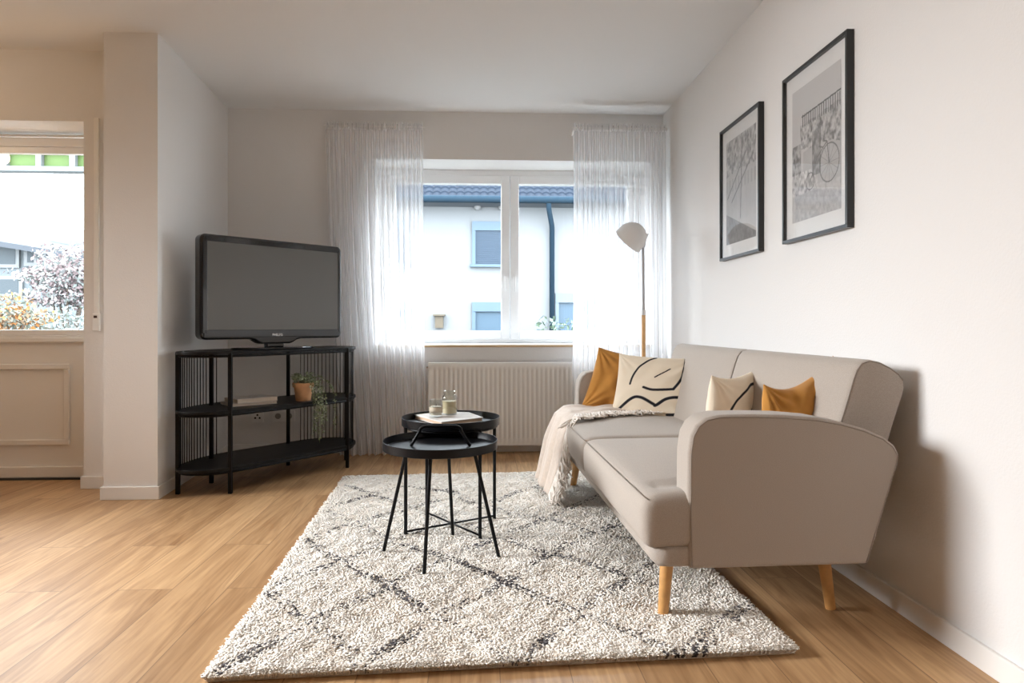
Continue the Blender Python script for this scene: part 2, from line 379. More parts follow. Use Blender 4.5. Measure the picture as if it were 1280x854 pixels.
# ---- door_1 : terrace door with a glazed upper and a panelled lower half
d1 = struct(empty('door_1', ((DX0 + DX1) / 2, YD, 0))); L0 = np.array(d1.location)
b = MB(); xa, xb = DX0, DX1 - 0.0; GZ0, GZ1 = 0.905, 1.975
XG = -2.372   # right edge of the glass
wbx(b, (xa, YD, 0.83), (xb, YD + 0.06, GZ0 - .035)); wbx(b, (xa, YD, GZ1 + .04), (xb, YD + 0.06, 2.07)); wbx(b, (XG + .02, YD, GZ0 - .035), (xb, YD + 0.06, GZ1 + .04))
wbx(b, (xa, YD - .012, GZ1 + .11), (xb, YD, 2.07)); wbx(b, (xa, YD - .01, 0.83), (xb, YD, 0.858))
b.build('frame', M_trim, d1, bevel=0.004)
b = MB(); wbx(b, (xa, YD + .012, GZ0 - .035), (XG + .02, YD + .05, GZ0)); wbx(b, (xa, YD + .012, GZ1), (XG + .02, YD + .05, GZ1 + .04)); wbx(b, (XG, YD + .012, GZ0), (XG + .02, YD + .05, GZ1)); wbx(b, (xa, YD + .012, GZ0), (xa + .05, YD + .05, GZ1))
b.build('glazing_bar', M_pvc, d1, bevel=0.004)
b = MB(); wbx(b, (xa + .05, YD + .028, GZ0), (XG, YD + .032, GZ1)); b.build('pane', M_glass, d1)
b = MB(); wbx(b, (xa, YD + 0.01, 0.012), (xb, YD + 0.05, 0.83)); pan = b.build('panel', M_trim, d1)
b = MB(); p0 = ony(0, 455, YD + .01); p1 = ony(88, 556, YD + .01); px0, px1, pz1, pz0 = -3.2, p1.x, p0.z, p1.z; mw = 0.034
for lo, hi in (((px0, pz0), (px1, pz0 + mw)), ((px0, pz1 - mw), (px1, pz1)), ((px0, pz0 + mw), (px0 + mw, pz1 - mw)), ((px1 - mw, pz0 + mw), (px1, pz1 - mw))):
    wbx(b, (lo[0], YD - 0.006, lo[1]), (hi[0], YD + 0.01, hi[1]))
b.build('moulding', M_trim, pan, bevel=0.006, seg=3)
b = MB(); wbx(b, (xa, YD - 0.012, 0.012), (xb, YD + 0.01, 0.078)); b.build('kick_board', M_trim, d1, bevel=0.004)
b = MB(); wbx(b, (xa, YD - 0.02, 0.0), (xb, YD + 0.02, 0.012)); b.build('threshold', pmat('dark_seal', (0.05, 0.05, 0.05), 0.6), d1)
# roller shutter strap guides
def strap(x, y, z0, z1, label, rz=0):
    t = tag(empty('shutter_strap_guide', (x, y, z0), rz), label, 'strap guide')
    MB().box((-.014, -.016, 0.09), (.014, -.001, z1 - z0)).build('guide_rail', M_trim, t, bevel=0.003)
    c = MB().box((-.02, -.02, 0), (.02, -.001, 0.10)).build('recoil_box', M_white, t, bevel=0.004)
    MB().box((-.009, -.0235, 0.074), (.009, -.0205, 0.088)).build('slot', pmat('brown_slot', (0.06, 0.03, 0.02), 0.6), c)
strap(-2.185, YREC, 0.90, 2.115, 'beige shutter strap guide on the wall right of the terrace door')
strap(1.322, YB, 0.95, 2.13, 'slim shutter strap guide on the wall behind the right curtain')

# ------------------------------------------------------------------ exterior
M_render_ = pmat('house_render', (0.1521, 0.1583, 0.1622), 0.9, spec=0.1)
M_blue = pmat('blue_shutter', (0.0507, 0.0819, 0.1131), 0.6)
M_bluedark = pmat('blue_blind', (0.0273, 0.04836, 0.0819), 0.5)
M_gutter = pmat('zinc_gutter', (0.012, 0.025, 0.038), 0.9, spec=0.1)
def roof_mat(name, c):
    m, t, p = new_mat(name); p.inputs['Base Color'].default_value = (*c, 1); p.inputs['Roughness'].default_value = 0.9; p.inputs['Specular IOR Level'].default_value = 0.1; return m
M_rooft = roof_mat('roof_tile_blue', (0.0156, 0.02184, 0.03276))
grass = pmat('garden_grass', (0.078, 0.0819, 0.078), 0.95, var=0.3, vscale=3)
struct(MB().box((-40, YB + 0.45, -0.75), (30, 60, -0.70)).build('ground_garden', grass))
HY = 13.0
hs = tag(empty('house', (0, HY, -0.7)), 'white rendered house with dark tiled roof seen through the main window', 'house')
L0 = np.array(hs.location)
b = MB(); wbx(b, (-5, HY, -0.7), (9, HY + 6, 3.55)); b.build('facade', M_render_, hs)
# tiled roof: wavy courses
gx = np.linspace(-5.3, 9.3, 1000); rows = []
nrow = 18; z0 = ony(640, 250, HY - .35).z
for r_ in range(nrow):
    for q in (0.0, 0.97):
        s_ = (r_ + q) * 0.19; wav = 0.03 * np.abs(np.sin(gx * PI / 0.15)) 
        zz = z0 + s_ * 0.62 + wav + (0.03 if q == 0 else 0.0)
        rows.append(np.stack([gx - L0[0], np.full_like(gx, HY - .45 + s_ * 0.78) - L0[1], zz - L0[2]], 1))
MB().grid(rows).build('roof', M_rooft, hs, smooth=False)
b = MB(); zg = z0 - 0.02
b.tube([np.array((-5.3, HY - .5, zg)) - L0, np.array((9.3, HY - .5, zg)) - L0], 0.07, 10)
b.build('gutter', M_gutter, hs, smooth=True)
b = MB(); wbx(b, (-5.3, HY - .45, zg - 0.06), (9.3, HY, zg - 0.02)); b.build('eave_board', pmat('eave', (0.078, 0.0897, 0.1014), 0.8), hs)
b = MB(); pxx = ony(690, 300, HY - .1)
pt = [np.array(p) - L0 for p in ((ony(686, 256, HY - .5).x, HY - .48, zg), (ony(686, 256, HY - .5).x, HY - .48, zg - .15), (pxx.x, HY - .1, zg - .45), (pxx.x, HY - .1, -0.7))]
b.tube(pt, 0.05, 10); b.build('downpipe', M_gutter, hs, smooth=True)
def hwin(u0, v0, u1, v1, kind):
    a = ony(u0, v0, HY - .02); c = ony(u1, v1, HY - .02)
    f = MB(); t_ = 0.07
    wbx(f, (a.x, HY - .06, c.z), (a.x + t_, HY, a.z)); wbx(f, (c.x - t_, HY - .06, c.z), (c.x, HY, a.z)); wbx(f, (a.x, HY - .07, a.z - .18), (c.x, HY, a.z)); wbx(f, (a.x - .04, HY - .1, c.z - .05), (c.x + .04, HY, c.z))
    fo = f.build('window_frame', M_blue if kind != 'door' else pmat('pale_blue_frame', (0.078, 0.1053, 0.1287), 0.5), hs)
    g = MB()
    if kind == 'blind':
        n = 26; zz = np.linspace(c.z, a.z - .18, n + 1)
        for i in range(n): wbx(g, (a.x + t_, HY - .035, zz[i] + .004), (c.x - t_, HY - .015, zz[i + 1] - .012))
        g.build('blind', M_bluedark, fo)
        g = MB()
    wbx(g, (a.x + t_, HY - .012, c.z), (c.x - t_, HY - .002, a.z)); g.build('pane', pmat('far_pane', (0.0468, 0.0741, 0.1014), 0.4, spec=.2), fo)
hwin(590, 277, 640, 331, 'blind'); hwin(590, 378, 640, 430, 'plain'); hwin(486, 275, 511, 331, 'blind'); hwin(486, 377, 511, 430, 'plain')
hwin(694, 367, 745, 450, 'door')
for u in (597, 627, 735):
    c = ony(u, 259, HY - .1)
    MB().lathe([(0.0, -.06), (0.06, -.05), (0.07, 0), (0.05, .05), (0, .06)], 12, Matrix.Translation(Vector(c) - Vector(L0))).build('eave_lamp', pmat('exterior_lamp_white', (0.156, 0.156, 0.156), 0.6), hs, smooth=True)
a = ony(544, 395, HY - .08); c = ony(554, 410, HY - .08)
b = MB(); wbx(b, (a.x, HY - .13, c.z), (c.x, HY, a.z)); wbx(b, (a.x - .04, HY - .18, a.z), (c.x + .04, HY, a.z + .03)); b.build('wall_lantern', pmat('lantern_brown', (0.0624, 0.0468, 0.0273), 0.6), hs)

M_extwhite = pmat('exterior_white', (0.1482, 0.156, 0.1599), 0.6)
M_leaf = pmat('leaf_mix', (1, 1, 1), 0.7, attr=True, spec=0.2)
def bush(name, c, rad, n, size, cols, label, cat, stem=True):
    t = tag(empty(name, (c[0], c[1], -0.7)), label, cat)
    P = RNG.normal(size=(n, 3)); P /= np.linalg.norm(P, axis=1, keepdims=True); P *= (RNG.random((n, 1)) ** 0.45)
    lump = 1 + 0.25 * np.sin(P[:, :1] * 7 + 1) * np.sin(P[:, 1:2] * 6) + 0.2 * np.sin(P[:, 2:] * 9)
    P = P * lump * np.array(rad) + np.array((0, 0, c[2] + 0.7))
    A = RNG.normal(size=(n, 3)); A /= np.linalg.norm(A, axis=1, keepdims=True); B = np.cross(A, RNG.normal(size=(n, 3))); B /= np.linalg.norm(B, axis=1, keepdims=True)
    s_ = size * (0.6 + 0.8 * RNG.random((n, 1)))
    V = np.stack([P - A * s_, P + B * s_ * .5, P + A * s_, P - B * s_ * .5], 1).reshape(-1, 3)
    cl = np.array(cols)[RNG.integers(0, len(cols), n)] * (0.75 + 0.5 * RNG.random((n, 1))) * 0.42
    b = MB(); b.add(V, [(4 * i, 4 * i + 1, 4 * i + 2, 4 * i + 3) for i in range(n)])
    b.build('foliage', M_leaf, t, colors=np.repeat(cl, 4, 0))
    s = MB()
    for k in range(5):
        an = k * 1.3; s.tube([(0, 0, 0), (0.1 * math.cos(an), .1 * math.sin(an), c[2] * .5 + .3), (rad[0] * .5 * math.cos(an), rad[1] * .5 * math.sin(an), c[2] + 0.7 + rad[2] * .4)], [0.05, 0.035, 0.012], 6)
    s.build('branches', pmat('bark', (0.0936, 0.0702, 0.0546), 0.9), t)
bush('shrub', (1.35, 11.2, 0.55), (0.6, 0.5, 0.42), 1200, 0.05, [(0.10, 0.16, 0.09), (0.2, 0.27, 0.2), (0.3, 0.4, 0.42)], 'dark green shrub at the foot of the white house by the downpipe', 'shrub')
# left view: neighbour's house, shrubs, awning
NY = 20.0
nh = tag(empty('neighbour_house', (-16, NY, -0.7)), 'pale house with long grey roof seen through the terrace door', 'house'); L0 = np.array(nh.location)
M_roofg = pmat('grey_roof', (0.0312, 0.03744, 0.0468), 0.7)
b = MB(); wbx(b, (-24, NY, -0.7), (-12.0, NY + 5, ony(60, 300, NY).z)); b.build('facade', pmat('pale_facade', (0.117, 0.1326, 0.1404), 0.9), nh)
r0 = ony(-60, 250, NY + 3); r1 = ony(125, 292, NY + 3); r2 = ony(125, 322, NY - .8); r3 = ony(-60, 292, NY - .8)
b = MB(); q = [(p.x, p.z) for p in (r0, r1, r2, r3)]
V = [(x - L0[0], NY + 3 - L0[1] if i < 2 else NY - .8 - L0[1], z - L0[2]) for i, (x, z) in enumerate(q)]
V = V + [(v[0], v[1], v[2] - 0.15) for v in V]
b.add(V, [(0, 1, 2, 3), (7, 6, 5, 4), (0, 4, 5, 1), (1, 5, 6, 2), (2, 6, 7, 3), (3, 7, 4, 0)]); b.build('roof', M_roofg, nh)
def nwin(u0, v0, u1, v1):
    a = ony(u0, v0, NY); c = ony(u1, v1, NY); f = MB()
    wbx(f, (a.x, NY - .08, c.z), (c.x, NY - .001, a.z)); fo = f.build('window_frame', M_extwhite, nh)
    g = MB(); m = 0.1; xm = (a.x + c.x) / 2
    wbx(g, (a.x + m, NY - .09, c.z + m), (xm - m / 2, NY - .081, a.z - m)); wbx(g, (xm + m / 2, NY - .09, c.z + m), (c.x - m, NY - .081, a.z - m)); g.build('pane', pmat('neighbour_pane', (0.0468, 0.0585, 0.0663), 0.4, spec=.2), fo)
nwin(-30, 298, 26, 335); nwin(32, 303, 60, 333); nwin(-40, 345, 30, 372)
bush('flowering_tree', (ony(85, 350, 14).x, 14, 1.85), (0.85, 0.8, 0.62), 6000, 0.045, [(0.62, 0.48, 0.48), (0.5, 0.5, 0.5), (0.55, 0.42, 0.42), (0.4, 0.45, 0.42)], 'pinkish grey loose tree outside the terrace door', 'tree')
bush('orange_shrub', (ony(8, 385, 10).x, 10, 1.0), (0.55, .5, 0.36), 2600, 0.035, [(0.75, 0.32, 0.10), (0.6, 0.4, 0.25), (0.4, 0.38, 0.3), (0.3, 0.36, 0.3)], 'shrub with orange autumn leaves outside the terrace door', 'shrub')
bush('grey_green_shrub', (ony(60, 395, 12).x, 12.2, 0.62), (2.3, .6, 0.5), 8000, 0.04, [(0.40, 0.45, 0.42), (0.5, 0.53, 0.5), (0.30, 0.36, 0.30), (0.62, 0.63, 0.6)], 'low grey green shrubs along the bottom of the terrace door glass', 'shrub')
aw = tag(empty('patio_awning', (-3.2, 6.0, 2.0)), 'green patio awning with white rafters above the terrace door', 'awning'); L0 = np.array(aw.location)
AY = 6.6; aT = ony(50, 192, AY).z; aB = ony(50, 210, AY).z
b = MB(); wbx(b, (-6, AY, aB), (-2.6, AY + .02, aT + .06)); b.build('green_cloth', pmat('green_cloth', (0.0663, 0.1092, 0.0273), 0.8), aw)
for u in (9, 52, 94, -34, -76):
    c = ony(u, 200, AY).x; b = MB(); wbx(b, (c - .025, AY - .05, aB - .01), (c + .025, AY, aT + .05)); b.build('rafter', M_extwhite, aw)
b = MB(); wbx(b, (-6, AY - .08, ony(50, 216, AY).z), (-2.6, AY + .04, aB)); b.build('front_bar', pmat('grey_bar', (0.078, 0.0897, 0.0936), 0.5), aw)
b = MB(); wbx(b, (-6, AY - .06, aT), (-2.6, AY, aT + .07)); b.build('top_rail', M_extwhite, aw)

# ------------------------------------------------------------------ rug
U = Vector((0.999, 0.0453, 0)); Vv = Vector((-0.0453, 0.999, 0)); RO = Vector((-0.714, 1.762, 0)); RW, RL = 1.61, 2.27
rug = tag(empty('shaggy_rug', (RO.x, RO.y, 0), math.atan2(U.y, U.x)), 'cream shaggy rug with thin dark diamond lines on the oak floor', 'rug')
def rcoord(u, v):
    p = onz(u, v, 0.035) - RO; return (p.dot(U), p.dot(Vv))
LINES = [[(277, 832), (343, 798), (390, 777), (415, 760), (440, 749), (477, 734), (515, 712), (560, 693), (593, 681)],
 [(337, 738), (365, 759), (412, 790), (427, 802), (455, 831)], [(346, 726), (396, 709), (440, 693), (490, 674), (540, 655)],
 [(384, 674), (415, 693), (452, 712), (480, 724), (505, 743), (530, 760), (565, 777), (602, 796), (640, 824)],
 [(384, 671), (440, 652), (496, 637), (550, 622)], [(405, 634), (440, 649), (459, 659), (509, 680), (565, 696), (615, 715), (640, 727), (702, 755), (738, 768), (792, 789), (830, 806), (856, 816)],
 [(405, 634), (459, 618), (500, 606)], [(432, 604), (480, 621), (530, 638), (575, 650), (622, 667), (664, 683), (693, 689), (728, 699), (779, 715), (840, 735)],
 [(443, 830), (509, 793), (534, 774), (562, 759), (593, 743), (640, 721), (667, 700), (712, 676), (741, 665), (790, 645)],
 [(642, 827), (690, 789), (728, 760), (744, 745), (786, 721), (811, 705), (850, 680)], [(560, 610), (590, 625), (640, 640), (696, 648), (741, 664), (786, 670)],
 [(593, 681), (626, 667), (677, 648), (722, 628), (760, 612)], [(856, 814), (882, 784), (927, 757), (960, 735)], [(500, 606), (560, 612), (600, 632), (650, 612), (690, 602)],
 [(868, 814), (890, 790), (927, 757)]]
SEG = []
for l in LINES:
    r_ = [rcoord(*p) for p in l]; SEG += list(zip(r_[:-1], r_[1:]))
SEG = np.array(SEG)
def linedist(P):
    d = np.full(len(P), 9.0)
    for a, b_ in SEG:
        ab = b_ - a; tt = np.clip(((P - a) @ ab) / (ab @ ab), 0, 1); d = np.minimum(d, np.linalg.norm(P - a - tt[:, None] * ab, axis=1))
    return d
def vnoise(P, f, seed):
    r = np.random.default_rng(seed); o = np.zeros(len(P))
    for k in range(6):
        a = r.random() * 2 * PI; ff = f * (0.6 + r.random()); o += np.sin(P[:, 0] * math.cos(a) * ff + P[:, 1] * math.sin(a) * ff + r.random() * 6.28)
    return o / 6
base = MB().box((0, 0, 0.001), (RW, RL, 0.007)); base.build('rug_backing', pmat('rug_backing', (0.62, 0.53, 0.42), 0.9), rug, bevel=0.002)
NT = 175000
# denser towards the near edge where tufts are large in the picture
ty = RNG.random(NT) ** 1.35 * RL; tx = RNG.random(NT) * RW
ty[:3000] = RNG.random(3000) * 0.02; tx = np.clip(tx, 0.001, RW - .001); ty = np.clip(ty, 0.001, RL - .001)
P2 = np.stack([tx, ty], 1)
rel = 0.5 * vnoise(P2, 26, 3) + 0.5 * vnoise(P2, 60, 4)
LT = 0.018 + 0.005 * rel + 0.005 * RNG.random(NT)
edge = np.minimum(np.minimum(tx, RW - tx), np.minimum(ty, RL - ty)); LT *= np.clip(0.75 + edge / 0.05, 0.75, 1)
an = vnoise(P2, 9, 5) * 4 + vnoise(P2, 40, 8) * 3 + RNG.normal(size=NT) * 1.3
lean = 0.15 + 0.75 * RNG.random(NT)
rad = 0.0030 + 0.0024 * RNG.random(NT)
# outwards at the edges
dirx = np.cos(an) * lean; diry = np.sin(an) * lean
k_ = np.clip(1 - edge / 0.02, 0, 1)
ox = np.where(tx < RW / 2, -1, 1) * (np.minimum(tx, RW - tx) < 0.02); oy = np.where(ty < RL / 2, -1, 1) * (np.minimum(ty, RL - ty) < 0.02)
dirx = dirx * (1 - k_) + ox * k_ * (0.2 + 0.9 * RNG.random(NT)); diry = diry * (1 - k_) + oy * k_ * (0.2 + 0.9 * RNG.random(NT))
r0 = RNG.random(NT) * 2 * PI
levels = [(0.0, 0.0, 0.8), (0.6, 0.35, 1.1), (0.97, 0.80, 1.15)]
allv = np.zeros((NT, 10, 3), np.float32)
for li, (hz, off, rr) in enumerate(levels):
    for k in range(3):
        a = r0 + k * 2.094 + li * 0.6
        allv[:, li * 3 + k, 0] = tx + dirx * LT * off + np.cos(a) * rad * rr
        allv[:, li * 3 + k, 1] = ty + diry * LT * off + np.sin(a) * rad * rr
        allv[:, li * 3 + k, 2] = 0.006 + LT * hz * np.sqrt(np.clip(1 - (lean * off) ** 2 * .4, 0.2, 1))
allv[:, 9, 0] = tx + dirx * LT * 1.05; allv[:, 9, 1] = ty + diry * LT * 1.05; allv[:, 9, 2] = 0.006 + LT * 0.97
tri = []
for li in range(2):
    for k in range(3):
        a0, a1 = li * 3 + k, li * 3 + (k + 1) % 3; tri += [(a0, a1, a1 + 3), (a0, a1 + 3, a0 + 3)]
for k in range(3): tri.append((6 + k, 6 + (k + 1) % 3, 9))
tri = np.array(tri, np.int32); nt_ = len(tri)
faces = (tri[None] + (np.arange(NT, dtype=np.int32) * 10)[:, None, None]).reshape(-1)
me = bpy.data.meshes.new('pile'); me.vertices.add(NT * 10); me.vertices.foreach_set('co', allv.reshape(-1))
me.loops.add(len(faces)); me.loops.foreach_set('vertex_index', faces); me.polygons.add(NT * nt_)
me.polygons.foreach_set('loop_start', np.arange(0, len(faces), 3, dtype=np.int32))
me.update(calc_edges=True)
me.polygons.foreach_set('use_smooth', np.ones(NT * nt_, bool))
ld = linedist(P2); patchy = vnoise(P2, 22, 11)
dbl = np.minimum(np.abs(ld - 0.011), ld + 0.006)
dark = (dbl < 0.0045 + 0.004 * patchy) & (RNG.random(NT) < 0.66 + 0.5 * patchy)
cream = np.array((0.95, 0.92, 0.865)); beige = np.array((0.66, 0.50, 0.34)); dk = np.array((0.075, 0.068, 0.072))
mixb = np.clip(RNG.random(NT) * 0.35 + 0.25 * np.clip(-rel, 0, 1), 0, 1)[:, None]
colr = cream * (1 - mixb) + beige * mixb; colr[dark] = dk * (0.7 + 0.9 * RNG.random((dark.sum(), 1)))
at = me.color_attributes.new('Col', 'FLOAT_COLOR', 'POINT'); cc = np.ones((NT, 10, 4), np.float32); cc[:, :, :3] = colr[:, None, :]; at.data.foreach_set('color', cc.ravel())
M_pile = pmat('rug_pile', (1, 1, 1), 0.95, spec=0.05, attr=True, sheen=0.2); me.materials.append(M_pile)
po = bpy.data.objects.new('pile', me); COL.objects.link(po); po.parent = rug; po['kind'] = 'stuff'

# ------------------------------------------------------------------ sofa
SR = math.radians(1.5); SO = Vector((0.60, 1.90, 0))
def S(a, b_, z): return Vector((SO.x + a * math.cos(SR) - b_ * math.sin(SR), SO.y + a * math.sin(SR) + b_ * math.cos(SR), z))
def Sinv(p): d = Vector(p) - SO; return Vector((d.x * math.cos(SR) + d.y * math.sin(SR), -d.x * math.sin(SR) + d.y * math.cos(SR), p[2]))
sofa = tag(empty('sofa', (SO.x, SO.y, 0), SR), 'light grey two seat fabric sofa with beech legs against the right wall', 'sofa')
SLEN = 1.97; AW = 0.115
arm_prof = [(0.011, .221), (0.006, .40), (0.008, .56), (0.016, .612), (0.032, .642), (0.058, .662), (0.10, .671), (0.20, .672), (0.30, .669), (0.40, .660), (0.48, .645), (0.55, .624), (0.61, .598), (0.640, .575), (0.655, .548), (0.652, .52), (0.62, .42), (0.588, .32), (0.556, .221)]
def arm(b0, b1, name='armrest'):
    M = Matrix(((1, 0, 0, 0), (0, 0, -1, 0), (0, 1, 0, 0), (0, 0, 0, 1)))
    m = MB(); poly = arm_prof[::-1]; n = len(poly)
    # prism along b
    V = [(p[0], b0, p[1]) for p in poly] + [(p[0], b1, p[1]) for p in poly]
    m.add(V, [tuple(range(n)), tuple(range(2 * n - 1, n - 1, -1))] + [(i, n + i, n + (i + 1) % n, (i + 1) % n) for i in range(n)])
    o = m.build(name, M_sofa, sofa, bevel=0.012, seg=3, smooth='auto', angle=50, weld=True)
    mid = np.array(arm_prof)
    cen = np.array((0.33, 0.44))
    for bb in (b0 + 0.001, b1 - 0.001):
        pts = []
        for p in arm_prof:
            q = np.array(p) + (cen - np.array(p)) / np.linalg.norm(cen - np.array(p)) * 0.009
            pts.append((q[0], bb, q[1]))
        # smooth resample
        MB().tube(pts, 0.0022, 6).build('piping', M_sofa_pipe, o, smooth=True)
    return o
arm(0.0, AW); arm(SLEN - AW, SLEN)
# base
rbox((-0.088, 0.006, .222), (0.545, SLEN - .006, .29), 0.018, (10, 20, 4)).build('base', M_sofa, sofa, smooth=True)
MIDB = SLEN / 2
def seat(b0, b1):
    def dfm(P):
        # soft nose: the front lip drops a little, shallow dents towards the middle
        f = np.clip((-0.02 - P[:, 0]) / 0.11, 0, 1)
        top = P[:, 2] > 0.40
        P[:, 2] -= np.where(top, 0.010 * f ** 2, 0)
        bb = P[:, 1]
        dip = np.exp(-(((bb - (AW + 0.01)) / 0.03) ** 2)) + np.exp(-(((bb - (SLEN - AW - 0.01)) / 0.03) ** 2))
        P[:, 2] -= np.where(top, dip * 0.012 * (P[:, 0] > -0.07), 0)
        P[:, 0] -= 0.010 * np.clip(1 - ((P[:, 2] - 0.36) / 0.09) ** 2, 0, 1) * (P[:, 0] < 0.0)
        return P
    o = rbox((-0.118, b0, .275), (0.60, b1, .440), 0.035, (26, 34, 8), (0.018, 0), dfm).build('seat_cushion', M_sofa, sofa, smooth=True)
    pts = [(-0.108, b0 + 0.012, .424)] + [(-0.116 - 0.002 * math.sin(PI * t), b0 + 0.03 + (b1 - b0 - 0.06) * t, .427) for t in np.linspace(0, 1, 12)] + [(-0.108, b1 - 0.012, .424)]
    MB().tube(pts, 0.0017, 6).build('piping', M_sofa_pipe, o, smooth=True)
    return o
seat(0.003, MIDB - 0.002); seat(MIDB + 0.002, SLEN - 0.003)
bk = [(0.44, .36), (0.52, .62), (0.575, .80), (0.588, .826), (0.612, .838), (0.66, .822), (0.722, .782), (0.738, .764), (0.740, .745), (0.69, .600), (0.62, .38)]
def back(b0, b1):
    rings = []; n = len(bk); cen = np.mean(bk, axis=0)
    # resample profile densely
    P = []
    for i in range(n):
        a = np.array(bk[i]); c = np.array(bk[(i + 1) % n])
        L = max(1, int(np.linalg.norm(c - a) / 0.03))
        for k in range(L): P.append(a + (c - a) * k / L)
    P = np.array(P)
    for _ in range(2): P = (np.roll(P, 1, 0) + 2 * P + np.roll(P, -1, 0)) / 4
    N = len(P)
    bs = [0.0, .004, .012, .025, .06, .12, .2, .3, .4, .5]; ins = [.012, .004, 0, 0, 0, 0, 0, 0, 0, 0]
    L = b1 - b0; rr = []
    seq = [(t, i_) for t, i_ in zip(bs, ins)]; seq = seq + [(1 - t, i_) for t, i_ in seq[::-1][1:]]
    for t, i_ in seq:
        bb = b0 + L * t
        d = cen - P; dn = d / np.maximum(np.linalg.norm(d, axis=1, keepdims=True), 1e-6)
        Q = P + dn * i_
        bulge = 0.016 * (1 - (2 * t - 1) ** 4)
        fr_ = np.clip((Q[:, 0] < 0.60).astype(float), 0, 1) * np.clip(1 - ((Q[:, 1] - .62) / .25) ** 2, 0, 1)
        Q = Q.copy(); Q[:, 0] -= bulge * fr_
        rr.append(np.stack([Q[:, 0], np.full(N, bb), Q[:, 1]], 1))
    m = MB(); m.grid(rr, closed_u=True)
    m.f.append(tuple(range(N - 1, -1, -1))); m.f.append(tuple((len(rr) - 1) * N + k for k in range(N)))
    o = m.build('back_cushion', M_sofa, sofa, smooth='auto', angle=60, weld=False)
    for ri in (1, len(rr) - 2):
        R1 = rr[ri]; sel = [i for i in range(N) if R1[i][2] > 0.42 and (R1[i][0] < 0.60 or R1[i][2] > 0.76)]
        MB().tube([Vector(R1[i]) for i in sorted(sel)], 0.0024, 6).build('piping', M_sofa_pipe, o, smooth=True)
back(0.09, MIDB - 0.003); back(MIDB + 0.003, SLEN - 0.09)
def leg(foot, top):
    f = Sinv(foot); t_ = Sinv(top)
    o = MB().tube([f, f + (t_ - f) * 0.02, f + (t_ - f) * .97, t_], [0.0150, 0.0165, 0.0225, 0.0225], 20).build('leg', M_legwood, sofa, smooth='auto')
    MB().lathe([(0.034, -0.006), (0.034, 0)], 16, Matrix.Translation(t_)).build('leg_plate', M_black, o)
leg((.577, 2.062, .012), (.604, 2.10, .224)); leg((1.153, 2.122, 0), (1.135, 2.15, .224))
leg((.528, 3.735, .012), (.555, 3.70, .224)); leg((1.10, 3.76, 0), (1.085, 3.73, .224))

# ------------------------------------------------------------------ cushions
def pillow(name, c, right, up, w, h, T, mat, label, group, colorf=None, n=72, sag=0.0, seed=1, ear=0.06, wr=0.006, flange=0):
    right = Vector(right).normalized(); up = Vector(up).normalized(); nrm = right.cross(up).normalized()  # towards viewer when right->x, up->z gives -y
    r = np.random.default_rng(seed)
    g = np.linspace(-1, 1, n); uu, vv = np.meshgrid(g, g)
    # pillow outline: edges pull in between the corners
    X = uu * (w / 2) * (1 - ear * (1 - vv ** 2)); Z = vv * (h / 2) * (1 - ear * (1 - uu ** 2)) - sag * (1 - uu ** 2) * np.clip(vv, 0, 1)
    prof = ((1 - uu ** 2).clip(0)) ** 0.45 * ((1 - vv ** 2).clip(0)) ** 0.45
    wn = np.zeros_like(uu)
    for k in range(10):
        a = r.random() * 2 * PI; f = 5 + r.random() * 11; wn += np.sin((uu * math.cos(a) + vv * math.sin(a)) * f + r.random() * 6.28 + 1.2 * np.sin(vv * 3 + k))
    wn /= 6
    # radial creases running from the corners
    for sx in (-1, 1):
        for sy in (-1, 1):
            ang = np.arctan2((vv - sy) * -sy, (uu - sx) * -sx); dist = np.hypot(uu - sx, vv - sy)
            wn += 0.8 * np.sin(ang * 16 + sx) * np.exp(-(dist / 0.7) ** 2)
    th = prof * T / 2 + wn * wr * np.minimum(1, prof * 1.6)
    th = np.maximum(th, 0.002)
    O = np.array(c); R_ = np.array(right); Up = np.array(up); N_ = np.array(nrm)
    front = O + X[..., None] * R_ + Z[..., None] * Up + th[..., None] * N_
    backp = O + X[..., None] * R_ + Z[..., None] * Up - th[..., None] * N_ * 0.9
    V = np.concatenate([front.reshape(-1, 3), backp.reshape(-1, 3)]); Fc = []; nn = n * n
    for i in range(n - 1):
        for j in range(n - 1):
            a = i * n + j; Fc.append((a, a + 1, a + n + 1, a + n)); Fc.append((nn + a, nn + a + n, nn + a + n + 1, nn + a + 1))
    ring = [j for j in range(n)] + [i * n + n - 1 for i in range(1, n)] + [(n - 1) * n + j for j in range(n - 2, -1, -1)] + [i * n for i in range(n - 2, 0, -1)]
    for k in range(len(ring)):
        a, b_ = ring[k], ring[(k + 1) % len(ring)]; Fc.append((a, nn + a, nn + b_, b_))
    cols = None
    if colorf is not None:
        cf = colorf(uu.ravel(), vv.ravel()); cols = np.concatenate([cf, np.tile(CREAM, (nn, 1))])
    m = MB(); m.add(V, Fc); o = m.build(name, mat, None, smooth=True, colors=cols)
    tag(o, label, 'cushion', group); return o
CREAM = np.array((0.80, 0.70, 0.56)); INK = np.array((0.02, 0.02, 0.025))
